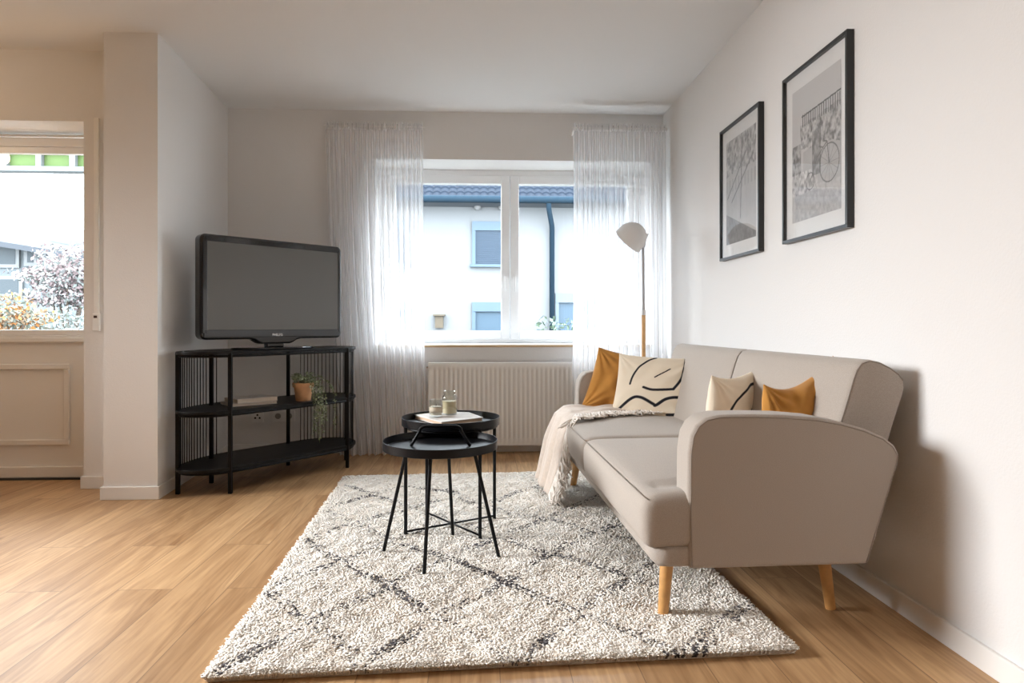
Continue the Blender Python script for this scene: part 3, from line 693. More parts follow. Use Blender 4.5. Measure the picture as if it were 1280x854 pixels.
def lineart(lines):
    def f(u, v):
        P = np.stack([u, v], 1); d = np.full(len(P), 9.0)
        for pts, wd in lines:
            q = np.array(pts, float)
            # Catmull-Rom smoothing
            if len(q) > 2:
                e = np.vstack([q[0], q, q[-1]]); s = []
                for i in range(len(q) - 1):
                    p0, p1, p2, p3 = e[i], e[i + 1], e[i + 2], e[i + 3]
                    for t in np.linspace(0, 1, 8, endpoint=False): s.append(0.5 * ((2 * p1) + (-p0 + p2) * t + (2 * p0 - 5 * p1 + 4 * p2 - p3) * t * t + (-p0 + 3 * p1 - 3 * p2 + p3) * t ** 3))
                q = np.array(s + [q[-1]])
            for a, b_ in zip(q[:-1], q[1:]):
                ab = b_ - a; tt = np.clip(((P - a) @ ab) / max(ab @ ab, 1e-9), 0, 1); d = np.minimum(d, np.linalg.norm(P - a - tt[:, None] * ab, axis=1) / wd)
        k = np.clip((1 - d) / 0.35 + 0.5, 0, 1)[:, None]
        return CREAM * (1 - k) + INK * k
    return f
ART1 = lineart([([(-.95, -.82), (-.55, -.35), (-.30, -.28), (0.05, -.45), (0.12, -.48), (.35, -.28), (.62, -.20), (.80, -.25), (.82, -.48), (.66, -.66), (.42, -.72)], .042),
                ([(-.25, .02), (.0, -.04), (.45, .02), (.52, .06), (.66, .36), (.68, .72), (.66, .98)], .036), ([(-.62, .10), (-.58, .30), (-.45, .6), (-.22, .86), (-.05, .97)], .026),
                ([(0.0, .34), (.2, .5), (.34, .62)], .018)])
ART2 = lineart([([(-.6, -.2), (-.55, .2), (-.2, .55), (.3, .75), (.6, .7)], .035), ([(.62, .72), (.5, .4), (.1, -.1), (-.3, -.5)], .045), ([(-.5, -.45), (0, -.2), (.5, -.3), (.8, -.1)], .04)])
GRPM = None
pillow('cushion', (0.80, 3.72, 0.600), (0.95, -0.10, -0.20), (0.30, 0.12, 0.93), 0.36, 0.36, 0.11, M_mustard, 'plain mustard linen cushion at the far end behind the cream line patterned cushion', None, seed=3, wr=0.010)
pillow('patterned_cushion', (0.945, 3.545, 0.578), (0.93, -0.36, -0.04), (0.20, 0.22, 0.95), 0.44, 0.39, 0.13, M_canvas, 'cream cushion with curving black lines leaning beside the throw at the far end', None, ART1, n=150, seed=5, wr=0.004)
pillow('patterned_cushion', (1.01, 2.60, 0.585), (0.78, 0.60, 0.06), (0.16, 0.12, 0.95), 0.37, 0.34, 0.12, M_canvas, 'cream black lined cushion half hidden behind the near armrest', None, ART2, n=110, seed=8, sag=0.02, wr=0.004)
pillow('cushion', (1.06, 2.195, 0.590), (0.90, 0.22, 0.30), (0.16, 0.10, 0.95), 0.30, 0.39, 0.12, M_mustard, 'crumpled mustard cushion just behind the near armrest', None, seed=12, sag=0.04, ear=0.08, wr=0.010)

# ------------------------------------------------------------------ throw blanket
throw = tag(empty('throw_blanket', S(0.1, 1.62, .45)), 'beige knitted throw with long fringe hanging over the sofa front to the rug', 'blanket'); L0 = np.array(throw.location)
ns, nw = 90, 40; Pg = np.zeros((ns, nw, 3))
# centreline path in (a,z): from the backrest over the seat, down the front
path = [(0.42, .478), (0.30, .482), (0.15, .482), (0.0, .478), (-0.075, .468), (-0.125, .435), (-0.150, .38), (-0.175, .30), (-0.195, .20), (-0.212, .11), (-0.225, .06)]
path = np.array(path); cl = np.concatenate([[0], np.cumsum(np.linalg.norm(np.diff(path, axis=0), axis=1))]); cl /= cl[-1]
near_b = np.interp(np.linspace(0, 1, ns), [0, .3, .5, .62, .8, 1.0], [1.66, 1.60, 1.50, 1.44, 1.40, 1.52]) - 0.02
far_b = np.interp(np.linspace(0, 1, ns), [0, .5, .62, 1.0], [1.845, 1.845, 1.845, 1.90])
for i in range(ns):
    s_ = i / (ns - 1); a = np.interp(s_, cl, path[:, 0]); z = np.interp(s_, cl, path[:, 1])
    for j in range(nw):
        t = j / (nw - 1); b_ = near_b[i] + (far_b[i] - near_b[i]) * t
        fold = math.sin(t * 14 + s_ * 3) * 0.5 + math.sin(t * 27 + 1 + 4 * s_) * 0.3
        hang = max(0, min(1, (s_ - .55) / .2))
        aa = a + fold * (0.003 + 0.016 * hang) + hang * 0.04 * (t < .5) * (0.5 - t)
        zz = z + (1 - hang) * (0.006 * fold - 0.012 * math.exp(-(t / 0.07) ** 2)) + 0.006 * math.sin(s_ * 22 + t * 3) * (1 - hang)
        Pg[i, j] = np.array(S(aa, b_, zz)) - L0
MB().grid(Pg).build('cloth', M_throw, throw, smooth=True, solid=0.008)
fb = MB()
for i in range(2, ns - 1):
    for q in range(3):
        p = Vector(Pg[i, 0]) + (Vector(Pg[min(i + 1, ns - 1), 0]) - Vector(Pg[i, 0])) * (q / 3)
        s_ = i / (ns - 1); L = 0.075 + 0.05 * random.random(); hang = s_ > 0.56
        d1 = Vector((random.gauss(-0.1, .35), -1, 0)).normalized()
        if not hang:
            pts = [p, p + d1 * L * .35 + Vector((0, 0, 0.004)), p + d1 * L * .7 + Vector((random.gauss(0, .006), 0, -0.005)), p + d1 * L + Vector((random.gauss(0, .01), 0, -0.016))]
            # keep on the seat, or spill over its front
            q4 = []
            for w_ in pts:
                wv = w_ + Vector(L0); si = Sinv(wv)
                fl = 0.462 if si.x > -0.08 else 0.45 - 0.9 * (-0.08 - si.x)
                q4.append(Vector((w_.x, w_.y, max(w_.z, fl + random.choice((0.004, 0.009, 0.014)) - L0[2]) if si.x > -0.12 else w_.z)))
            pts = q4
        else:
            pts = [p, p + Vector((random.gauss(.004, .008), -0.02 + random.gauss(0, .006), -L * .4)), p + Vector((random.gauss(.01, .012), -0.035 + random.gauss(0, .01), -L * .8)), p + Vector((random.gauss(.012, .018), -0.045 + random.gauss(0, .012), -L * 1.15))]
            pts = [Vector((w_.x, w_.y, max(w_.z, 0.035 - L0[2]))) for w_ in pts]
        fb.tube(pts, [0.004, 0.0048, 0.0045, 0.003], 5)
fb.build('fringe', M_fringe, throw, smooth=True)

# ------------------------------------------------------------------ side tables
def side_table_splayed():
    c = Vector((-0.157, 2.640, 0)); r = 0.226; zt = 0.480; zf = 0.453
    t = tag(empty('side_table', (c.x, c.y, 0)), 'lower round black tray table with a carrying handle and splayed legs in front', 'side table')
    prof = [(0.0, zf), (r - .006, zf), (r - .003, zf + .004), (r - .001, zt), (r + .001, zt), (r, zf - .006), (r - .008, zf - .008), (0.0, zf - .008)]
    MB().lathe(prof, 72).build('tray', M_tray, t, smooth='auto')
    pts = []
    hw = 0.118
    for q in np.linspace(0, 1, 5): pts.append((-hw + 0.012 * q * 3, 0, zf + q * 0.060))
    for an_ in np.linspace(0, PI / 2, 7): pts.append((-hw + .036 + .028 * (1 - math.cos(an_)), 0, zf + .060 + .016 * math.sin(an_) + .003))
    pts = pts + [(-p[0], p[1], p[2]) for p in pts[::-1]]
    hd = MB(); rot = Matrix.Rotation(math.radians(-3), 4, 'Z'); hd.tube([rot @ Vector(p) for p in pts], 0.0065, 10); hd.build('handle', M_black, t, smooth=True)
    for fx, fy in ((-0.388, 2.676), (-0.204, 2.427), (0.075, 2.589), (-0.117, 2.865)):
        f = Vector((fx - c.x, fy - c.y, 0.020)); k = f.copy(); k.z = 0; k = k.normalized() * 0.135; tp = Vector((k.x, k.y, zf - .006))
        lo = MB().tube([f, tp], 0.0072, 10).build('leg', M_black, t, smooth='auto')
        MB().lathe([(0.011, zf - .014), (0.011, zf - .007)], 12, Matrix.Translation((tp.x, tp.y, 0))).build('bracket', M_chrome, lo)
side_table_splayed()
def side_table_cross():
    c = Vector((-0.132, 3.01, 0)); r = 0.221; zt = 0.520; zf = 0.492
    t = tag(empty('side_table', (c.x, c.y, 0)), 'taller round black tray table with crossed floor bars carrying the candles behind', 'side table')
    prof = [(0.0, zf), (r - .006, zf), (r - .003, zf + .004), (r - .001, zt), (r + .001, zt), (r, zf - .006), (r - .008, zf - .008), (0.0, zf - .008)]
    MB().lathe(prof, 72).build('tray', M_tray, t, smooth='auto')
    feet = [(-0.322, 2.886), (0.0, 2.817), (0.068, 3.106), (-0.254, 3.175)]
    F_ = []
    for fx, fy in feet:
        x, y = fx - c.x, fy - c.y; F_.append((x, y))
        MB().tube([(x, y, 0.020), (x, y, 0.490)], 0.0078, 10).build('leg', M_black, t, smooth='auto')
    for i in (0, 1):
        a, b_ = F_[i], F_[i + 2]
        MB().tube([(a[0], a[1], 0.038), (b_[0], b_[1], 0.038)], 0.0045, 8).build('cross_bar', M_black, t, smooth=True)
    m = MB(); pts = [(0.209 * math.cos(q), 0.209 * math.sin(q), zf - .013) for q in np.linspace(0, 2 * PI, 40, endpoint=False)]
    m.tube(pts, 0.0055, 8, closed=True); m.build('ring', M_black, t, smooth=True)
    return c, zf
c2, z2 = side_table_cross()
# magazine, candle glass and lidded jar on the rear table
def at_t(u, v, z): return onz(u, v, z)
q = [at_t(516, 518, z2 + .018), at_t(552, 528, z2 + .018), at_t(604, 522, z2 + .018), at_t(578, 512.5, z2 + .018)]
bk_ = tag(empty('book', (-0.14, 3.02, z2)), 'flat pale book lying on the rear round tray table', 'book'); L0 = np.array(bk_.location)
cen = sum(q, Vector()) / 4
def shrink(k, dz0, dz1, name, mat):
    poly = [((cen + (p - cen) * k).x - L0[0], (cen + (p - cen) * k).y - L0[1]) for p in q]
    if sum(poly[i][0] * poly[(i + 1) % 4][1] - poly[(i + 1) % 4][0] * poly[i][1] for i in range(4)) < 0: poly = poly[::-1]
    MB().prism(poly, dz0, dz1).build(name, mat, bk_, bevel=0.001)
shrink(0.97, 0.003, 0.016, 'pages', pmat('kraft_pages', (0.62, 0.46, 0.33), 0.8)); shrink(1.0, 0.016, 0.019, 'front_cover', M_paper); shrink(1.0, 0.0005, 0.003, 'back_cover', M_paper)
def clear_glass(name, tint=(0.95, .97, .97)):
    return glass_mat(name, tint, 3.0)
M_jar = clear_glass('jar_glass')
M_wax = pmat('wax', (0.62, 0.50, 0.30), 0.6)
zb = z2 + 0.0195
def on_t(u, v): return onz(u, v, zb)
g = on_t(545, 521.5); cg = tag(empty('candle_glass', (g.x, g.y, zb)), 'small clear glass tumbler with pale wax candle, left on the book', 'candle')
r = 0.030; h = 0.082
MB().lathe([(0, 0), (r * .93, 0), (r, .003), (r, h), (r - .003, h), (r - .004, .012), (0, .010)], 40).build('glass', M_jar, cg, smooth='auto')
MB().lathe([(0, 0.011), (r - .0045, .011), (r - .0045, .050), (0, .050)], 32).build('wax', pmat('pale_wax', (0.72, 0.64, 0.50), 0.6), cg, smooth='auto')
MB().tube([(0, 0, .05), (0.001, 0, .060)], 0.001, 6).build('wick', M_black, cg)
MB().lathe([(r + .0006, .022), (r + .0006, .046)], 24).build('paper_label', pmat('label_grey', (0.58, 0.5, 0.38), 0.7), cg, smooth=True)
g = on_t(562, 518.0); cj = tag(empty('candle_jar', (g.x, g.y, zb)), 'taller shouldered glass jar with beige wax and rounded rim, right on the book', 'jar')
r = 0.036
MB().lathe([(0, 0), (r * .95, 0), (r, .004), (r, .078), (r * .93, .088), (r * .70, .094), (r * .70, .099), (r * .80, .102), (r * .80, .110), (r * .70, .112), (r * .62, .110), (r * .62, .096), (r * .86, .086), (r - .003, .076), (r - .003, .008), (0, .006)], 48).build('glass', M_jar, cj, smooth='auto')
MB().lathe([(0, 0.007), (r - .0035, .007), (r - .0035, .063), (0, .063)], 36).build('wax', M_wax, cj, smooth='auto')

# ------------------------------------------------------------------ console, television and what stands on it
con = tag(empty('console_table', (-1.27, 4.12, 0)), 'black metal console with rounded ends, three shelves and rod screens in the corner', 'console table'); L0 = np.array(con.location)
out = [(-1.692, 3.83), (-1.680, 3.735), (-1.63, 3.672), (-1.555, 3.648), (-1.465, 3.662), (-1.383, 3.722), (-1.30, 3.815), (-1.20, 3.935), (-1.10, 4.06), (-0.99, 4.20), (-.865, 4.362), (-.838, 4.45), (-.85, 4.56), (-.905, 4.65), (-1.0, 4.695), (-1.10, 4.68), (-1.19, 4.625), (-1.31, 4.50), (-1.43, 4.36), (-1.53, 4.24), (-1.62, 4.11), (-1.672, 3.98)]
def smooth_poly(P, k=4):
    P = np.array(P); n = len(P); o = []
    for i in range(n):
        p0, p1, p2, p3 = P[i - 1], P[i], P[(i + 1) % n], P[(i + 2) % n]
        for t in np.linspace(0, 1, k, endpoint=False): o.append(0.5 * ((2 * p1) + (-p0 + p2) * t + (2 * p0 - 5 * p1 + 4 * p2 - p3) * t * t + (-p0 + 3 * p1 - 3 * p2 + p3) * t ** 3))
    return o
po_ = [(p[0] - L0[0], p[1] - L0[1]) for p in smooth_poly(out)]
M_cwood = pmat('black_stained_wood', (0.005, 0.0047, 0.0047), 0.42, spec=0.22, var=0.3, vscale=25)
ZT = 0.788
for z0, z1, nm in ((0.130, 0.146, 'shelf'), (0.445, 0.461, 'shelf'), (ZT - .018, ZT, 'top')):
    so_ = MB().prism(po_, z0, z1).build(nm, M_cwood, con, bevel=0.002)
    cen_ = np.mean(po_, axis=0); rp = [tuple(cen_ + (np.array(p) - cen_) * 0.965) + (z0 - .008,) for p in po_]
    MB().tube(rp, 0.008, 6, closed=True).build('rim_band', M_black, so_)
posts = [(-1.667, 3.735), (-1.383, 3.735), (-1.585, 3.985), (-1.275, 4.465), (-.867, 4.372), (-.925, 4.615)]
for x, y in posts:
    MB().box((x - L0[0] - .0105, y - L0[1] - .0105, 0), (x - L0[0] + .0105, y - L0[1] + .0105, ZT - .004)).build('leg', M_black, con, bevel=0.002)
def rods(pts, n):
    P = np.array(pts); d = np.concatenate([[0], np.cumsum(np.linalg.norm(np.diff(P, axis=0), axis=1))]); m = MB()
    for s_ in np.linspace(0, d[-1], n):
        x = np.interp(s_, d, P[:, 0]) - L0[0]; y = np.interp(s_, d, P[:, 1]) - L0[1]
        m.tube([(x, y, .146), (x, y, ZT - .018)], 0.0028, 6)
    m.build('rod_screen', M_black, con, smooth=True)
rods([(-1.672, 3.76), (-1.675, 3.83), (-1.665, 3.93), (-1.635, 4.03), (-1.60, 4.10)], 15)
rods([(-1.22, 4.565), (-1.13, 4.645), (-1.04, 4.675), (-.96, 4.66), (-.90, 4.62), (-.862, 4.54), (-.853, 4.46)], 22)

tv = tag(empty('television', (-1.245, 4.12, ZT), math.radians(45.4)), 'black flat screen television standing on the corner console', 'television')
TW = 0.925; hw = TW / 2; zb0 = 0.062; zt0 = 0.665
def rrect(x0, z0, x1, z1, r, chin=False, k=6):
    P = []
    for cx, cz, a0 in ((x1 - r, z1 - r, 0), (x0 + r, z1 - r, PI / 2), (x0 + r, z0 + r, PI)):
        for q_ in range(k + 1): a = a0 + PI / 2 * q_ / k; P.append((cx + r * math.cos(a), cz + r * math.sin(a)))
    if chin: P += [(-.17, z0), (-.14, z0 - .006), (-.11, z0 - .024), (-.09, z0 - .030), (.09, z0 - .030), (.11, z0 - .024), (.14, z0 - .006), (.17, z0)]
    for q_ in range(k + 1): a = 1.5 * PI + PI / 2 * q_ / k; P.append((x1 - r + r * math.cos(a), z0 + r + r * math.sin(a)))
    return P
MY = Matrix(((1, 0, 0, 0), (0, 0, -1, 0), (0, 1, 0, 0), (0, 0, 0, 1)))   # (x,z)->plane, depth towards -y
body = MB(); body.prism(rrect(-hw, zb0, hw, zt0, .035, True), -0.075, 0.0, MY); bo = body.build('casing', M_blackgloss, tv, bevel=0.010, seg=3, smooth='auto')
# front bezel ring
sx0, sx1, sz0, sz1 = -hw + .038, hw - .030, zb0 + .056, zt0 - .042
bz = MB()
for lo, hi in (((-hw + .02, sz1), (hw - .02, zt0 - .012)), ((-hw + .02, zb0 + .012), (hw - .02, sz0)), ((-hw + .012, sz0 - .02), (sx0, sz1 + .02)), ((sx1, sz0 - .02), (hw - .012, sz1 + .02))):
    bz.box((lo[0], -.006, lo[1]), (hi[0], 0.0, hi[1]))
bz.build('bezel', M_blackgloss, tv, bevel=0.002)
MB().box((sx0, -.003, sz0), (sx1, 0.001, sz1)).build('screen', M_screen, tv)
cu = bpy.data.curves.new('lettering', 'FONT'); cu.body = 'PHILIPS'; cu.size = 0.021; cu.extrude = 0.0004; cu.align_x = 'CENTER'; cu.offset = 0.0006
tmp = bpy.data.objects.new('lettering_tmp', cu); COL.objects.link(tmp); dg = bpy.context.evaluated_depsgraph_get(); dg.update()
lm = bpy.data.meshes.new_from_object(tmp.evaluated_get(dg)); bpy.data.objects.remove(tmp); lm.name = 'brand_lettering'
lo = bpy.data.objects.new('brand_lettering', lm); COL.objects.link(lo); lo.parent = bo; lo.location = (0.0, -.0075, zb0 + .018); lo.rotation_euler = (PI / 2, 0, 0); lm.materials.clear(); lm.materials.append(pmat('silver_print', (0.75, 0.75, 0.76), 0.4))
MB().box((-.055, .01, .010), (.055, .06, zb0)).build('neck', M_blackgloss, tv, bevel=0.008, seg=3)
sb = MB(); sb.prism([(.265 * math.cos(a), .035 + .125 * math.sin(a)) for a in np.linspace(0, 2 * PI, 48, endpoint=False)], 0.001, 0.012); sb.build('stand_base', M_blackgloss, tv, bevel=0.004)

def place_uv(u, v, z): return onz(u, v, z)
# two books on the middle shelf
ZM = 0.4615
def shelf_book(c, ang, w, d, h, z, label):
    o = tag(empty('book', (c[0], c[1], z), ang), label, 'book', None)
    MB().box((-w / 2 + .003, -d / 2 + .004, .002), (w / 2 - .003, d / 2 - .001, h - .002)).build('pages', pmat('pages', (0.70, 0.62, 0.52), 0.9), o)
    MB().box((-w / 2, -d / 2, 0), (w / 2, d / 2, .002)).box((-w / 2, -d / 2, h - .002), (w / 2, d / 2, h)).box((-w / 2, d / 2 - .002, .002), (w / 2, d / 2, h - .002)).build('cover', pmat('book_cover', (0.70, 0.63, 0.57), 0.6), o)
shelf_book((-1.385, 4.04), math.radians(38), .27, .19, .016, ZM, 'larger pale book under the other on the console middle shelf')
shelf_book((-1.375, 4.05), math.radians(44), .25, .175, .024, ZM + .0165, 'thicker pale book stacked on top on the console middle shelf')
# potted plant
pp = Vector((-1.105, 4.195, ZM)); pl = tag(empty('potted_plant', pp), 'trailing string plant in a terracotta pot on the console middle shelf', 'plant')
MB().lathe([(0, 0), (.045, 0), (.056, .085), (.064, .086), (.066, .112), (.058, .113), (.052, .09), (.0, .088)], 32).build('pot', pmat('terracotta', (0.60, 0.33, 0.17), 0.85, var=0.12, vscale=20), pl, smooth='auto')
MB().lathe([(0, .089), (.05, .094), (0, .100)], 20).build('soil', pmat('soil', (0.05, 0.035, 0.025), 1), pl)
st = MB(); LP = []; LD = []
def strand(pts, n, sz):
    P = [Vector(p) for p in pts]; Q = []
    for i in range(len(P) - 1):
        for t in np.linspace(0, 1, 6, endpoint=False): Q.append(P[i].lerp(P[i + 1], t))
    Q.append(P[-1]); Q = [q_ + Vector((random.gauss(0, .0015), random.gauss(0, .0015), 0)) for q_ in Q]
    st.tube(Q, 0.0012, 5)
    for k in range(n):
        s_ = random.random() * (len(Q) - 1.001); i = int(s_); LP.append(Q[i].lerp(Q[i + 1], s_ - i)); LD.append(sz)
fx, fy = (0.55, -0.83)     # towards the room
for k in range(26):
    a = random.random() * 2 * PI; d = .04 + .055 * random.random()
    strand([(0, 0, .095), (d * .5 * math.cos(a), d * .5 * math.sin(a), .13 + .05 * random.random()), (d * math.cos(a), d * math.sin(a), .10 + .06 * random.random())], 22, .013)
def no(n_, t_, z): return (.77 * n_ + .64 * t_, -.64 * n_ + .77 * t_, z)
for tt_, zend, nk_ in ((-.010, -.22, 60), (.006, -.19, 60), (.030, -.26, 70), (.045, -.15, 60), (.055, -.20, 70), (.070, -.13, 50), (.02, -.12, 50)):
    strand([no(.02, tt_ * .5, .10), no(.07, tt_, .125), no(.112, tt_ * 1.1, .06), no(.120, tt_ * 1.15, -.05), no(.118, tt_ * 1.2, zend)], nk_, .0115)
strand([no(.02, .02, .10), no(.06, .07, .155), no(.10, .12, .11), no(.115, .15, .03), no(.117, .155, -.08), no(.115, .15, -.19)], 110, .011)
st.build('stems', pmat('stem', (0.16, 0.20, 0.10), 0.8), pl)
lv = MB(); lc = []
for p, sz in zip(LP, LD):
    d = Vector((random.gauss(0, 1), random.gauss(0, 1), random.gauss(-.1, .6))).normalized(); e = d.cross(Vector((random.gauss(0, 1), random.gauss(0, 1), 1))).normalized(); nn = d.cross(e) * sz * .25
    s_ = sz * (.7 + .6 * random.random())
    lv.add([p, p + d * s_ * .5 + e * s_ * .42 + nn, p + d * s_ * 1.2, p + d * s_ * .5 - e * s_ * .42 + nn], [(0, 1, 2, 3)])
    g_ = random.random(); lc += [np.array((.16, .22, .13)) * (1 - g_) + np.array((.48, .52, .36)) * g_] * 4
lv.build('leaves', M_leaf, pl, colors=np.array(lc))
# cable on the floor and sockets
M_cable = pmat('white_cable', (0.6, 0.56, 0.5), 0.5)
cb = [onz(u, v, .004) for u, v in ((291, 582), (310, 584), (325, 579), (329, 575), (322, 572))]
tag(MB().tube([c for c in cb], 0.004, 6).build('power_cable', M_cable, smooth=True), 'pale cable lying on the floor under the console', 'cable')
def socket(u0, v0, u1, v1, n, label):
    a = ony(u0, v0, YB); c = ony(u1, v1, YB); t = tag(empty('wall_socket', ((a.x + c.x) / 2, YB, c.z)), label, 'socket')
    w = (c.x - a.x) / 2; h = a.z - c.z
    pf = MB().box((-w, -.010, 0), (w, -.0005, h)).build('plate', M_white, t, bevel=0.003)
    for k in range(n):
        cx = -w + (2 * k + 1) * w / n
        if label.startswith('aerial'):
            for dx, dz in ((-.016, -.008), (.016, -.008), (0, .014)):
                MB().lathe([(.007, 0), (.007, .003)], 14, Matrix.Translation((cx + dx, -.0105, h / 2 + dz)) @ Matrix.Rotation(PI / 2, 4, 'X')).build('port', M_black, pf)
        else:
            MB().lathe([(.021, 0), (.021, .002)], 24, Matrix.Translation((cx, -.0101, h / 2)) @ Matrix.Rotation(PI / 2, 4, 'X')).build('well', pmat('socket_well', (0.35, 0.33, 0.31), 0.5), pf)
socket(315, 514, 330, 528, 1, 'aerial socket with three dark ports on the wall behind the console')
socket(341, 513, 369, 527, 2, 'double power socket on the wall behind the console')

# ------------------------------------------------------------------ radiator
RX0, RX1, RY, RZ0, RZ1 = -0.372, 1.03, 4.772, 0.062, 0.657
ra = tag(empty('radiator', ((RX0 + RX1) / 2, RY + .05, RZ0)), 'white ribbed panel radiator below the window', 'radiator'); L0 = np.array(ra.location)
pitch = 0.0335; xs = []; ys = []
x = RX0 + 0.03
pr = [(RX0, 0.0)]
while x + pitch < RX1 - 0.025:
    pr += [(x, 0.0), (x + .006, .009), (x + pitch * .5 - .002, .009), (x + pitch * .5 + .004, 0.0)]; x += pitch
pr += [(RX1, 0.0)]
zs = [(RZ0, 0, 0), (RZ0 + .045, 0, 0), (RZ0 + .065, 1, 0), (RZ1 - .055, 1, 0), (RZ1 - .04, 0, 0), (RZ1 - .008, 0, 0), (RZ1, 0, .006)]
G = [[(px_ - L0[0], RY + d * m_ + o_ - L0[1], z - L0[2]) for px_, d in pr] for z, m_, o_ in zs]
m = MB().grid(G); m.build('front_panel', M_white, ra, smooth='auto', angle=50)
b = MB(); wbx(b, (RX0 + .001, RY + .012, RZ0 + .002), (RX1 - .001, RY + .09, RZ1 - .002)); b.build('body', M_white, ra)
b = MB(); wbx(b, (RX0 - .002, RY + .005, RZ1 - .004), (RX1 + .002, RY + .092, RZ1 + .004)); b.build('top_grille', M_white, ra, bevel=.002)
b = MB(); b.tube([np.array((RX0 - .003, RY + .05, RZ1 - .03)) - L0, np.array((RX0 - .015, RY + .05, RZ1 - .03)) - L0], .008, 8); b.build('vent_plug', M_chrome, ra)

# ------------------------------------------------------------------ curtains
def curtain(name, x0t, x1t, x0b, x1b, zt, zbot, y0, npl, seed, label, puddle=0.0):
    t = tag(empty(name, ((x0t + x1t) / 2, y0, zbot)), label, 'curtain', None); L = np.array(t.location)
    r = np.random.default_rng(seed); nu = npl * 10; nv = 46; G = np.zeros((nv, nu, 3)); w = 0.6 + 0.8 * r.random(npl + 1); ph = np.cumsum(w); ph = ph / ph[-1]
    uu = np.linspace(0, 1, nu); phase = np.interp(uu, np.concatenate([[0], ph]), np.arange(npl + 2)); amp = 0.5 + 0.5 * np.interp(uu, np.linspace(0, 1, npl * 2), r.random(npl * 2)); ph2 = r.random() * 6
    for i in range(nv):
        s_ = i / (nv - 1); z = zt + (zbot - zt) * s_
        xx = (x0t + (x0b - x0t) * s_ ** 1.5) + uu * ((x1t - x0t) + ((x1b - x0b) - (x1t - x0t)) * s_ ** 1.5)
        a_ = (0.008 + 0.030 * min(1, s_ * 6)) * amp
        yy = a_ * np.sin(phase * 2 * PI + 0.5 * math.sin(s_ * 3 + ph2)) + 0.010 * s_ * np.sin(uu * 9 + s_ * 4)
        xx = xx + 0.010 * np.sin(phase * 2 * PI * 0.5 + s_ * 5) * s_
        if puddle and s_ > 0.95:
            k = (s_ - .95) / .05; yy = yy - puddle * k ** 1.5 * (0.6 + 0.4 * np.sin(phase * 3)); 
        G[i, :, 0] = xx - L[0]; G[i, :, 1] = y0 + yy - L[1]; G[i, :, 2] = z - L[2]
    MB().grid(G).build('cloth', M_sheer, t, smooth=True)
    # gathered heading above
    G2 = np.zeros((6, nu, 3))
    for i in range(6):
        s_ = i / 5
        G2[i, :, 0] = x0t + uu * (x1t - x0t) - L[0]; G2[i, :, 1] = y0 + 0.016 * np.sin(phase * 2 * PI * 2.3) * (0.4 + abs(s_ - .5)) - L[1] - 0.006; G2[i, :, 2] = zt - .045 + 0.055 * s_ + 0.004 * np.sin(phase * 7) * s_ - L[2]
    MB().grid(G2).build('heading', M_sheer_hem, t, smooth=True)
    m = MB(); m.tube([(x0t - .01 - L[0], y0 - L[1], zt - .02 - L[2]), (x1t + .01 - L[0], y0 - L[1], zt - .02 - L[2])], 0.006, 8)
    for xx in (x0t + .01, x1t - .01): m.box((xx - .006 - L[0], y0 - L[1], zt - .028 - L[2]), (xx + .006 - L[0], YB - L[1] - .001, zt - .012 - L[2]))
    m.build('rod', M_white, t)
curtain('sheer_curtain', -1.105, -0.410, -0.985, -0.395, 2.38, 0.006, 4.79, 20, 2, 'white sheer curtain on the left of the window, pooling on the floor', 0.035)
curtain('sheer_curtain', 0.668, 1.338, 0.66, 1.345, 2.365, 0.01, 4.70, 20, 5, 'white sheer curtain on the right of the window behind the floor lamp', 0.03)

# ------------------------------------------------------------------ floor lamp
lp = ony(804.5, 393, 4.22); lamp = tag(empty('floor_lamp', (lp.x, 4.22, 0)), 'floor lamp with white dome shade, white rod and wooden lower pole behind the sofa', 'lamp'); L0 = np.array(lamp.location)
zp = ony(804, 306, 4.22).z; zj = ony(804, 393, 4.22).z
MB().tube([(0, 0, .02), (0, 0, zj)], 0.0125, 14).build('wooden_pole', pmat('pale_wood', (0.70, 0.42, 0.19), 0.5, var=0.1, vscale=30), lamp, smooth='auto')
MB().tube([(0, 0, zj - .005), (0, 0, zj + .03)], 0.0145, 14).build('collar', M_pvc, lamp, smooth='auto')
MB().tube([(0, 0, zj), (-.004, 0, zp)], 0.0085, 10).build('rod', pmat('grey_white_metal', (0.5, 0.5, 0.52), 0.4), lamp, smooth='auto')
MB().lathe([(0, 0.001), (.13, 0.001), (.13, .014), (.03, .024), (0, .024)], 36).build('base', M_pvc, lamp, smooth='auto')
ax = Vector((0.60, -0.42, 0.68)).normalized(); Rm = ax.to_track_quat('Z', 'Y').to_matrix().to_4x4()
cs = ony(789, 297, 4.22)
Msh = Matrix.Translation(Vector(cs) - Vector(L0)) @ Rm
R_ = 0.098
prof = [(R_ * 1.04, -0.035)] + [(R_ * math.cos(a), R_ * 1.02 * math.sin(a)) for a in np.linspace(0.0, PI / 2 - .05, 10)] + [(0, R_ * 1.02)]
prof_in = [(0, R_ * .97)] + [(R_ * .95 * math.cos(a), R_ * .97 * math.sin(a)) for a in np.linspace(PI / 2 - .05, 0.0, 10)] + [(R_ * 1.0, -0.035)]
sh = MB().lathe(prof + prof_in, 40, Msh, closed=False).build('lamp_shade', pmat('shade_white', (0.80, 0.80, 0.80), 0.5), lamp, smooth='auto')
nk = ony(803, 306, 4.22)
MB().tube([(-.004, 0, zp - .02), (-.002, 0, zp + .03), (0.0, 0, zp + .07)], [0.012, 0.020, 0.032], 14).build('shade_neck', pmat('shade_white', (0.80, 0.80, 0.80), 0.5), lamp, smooth='auto')
bulb_c = Msh @ Vector((0, 0, 0.015))
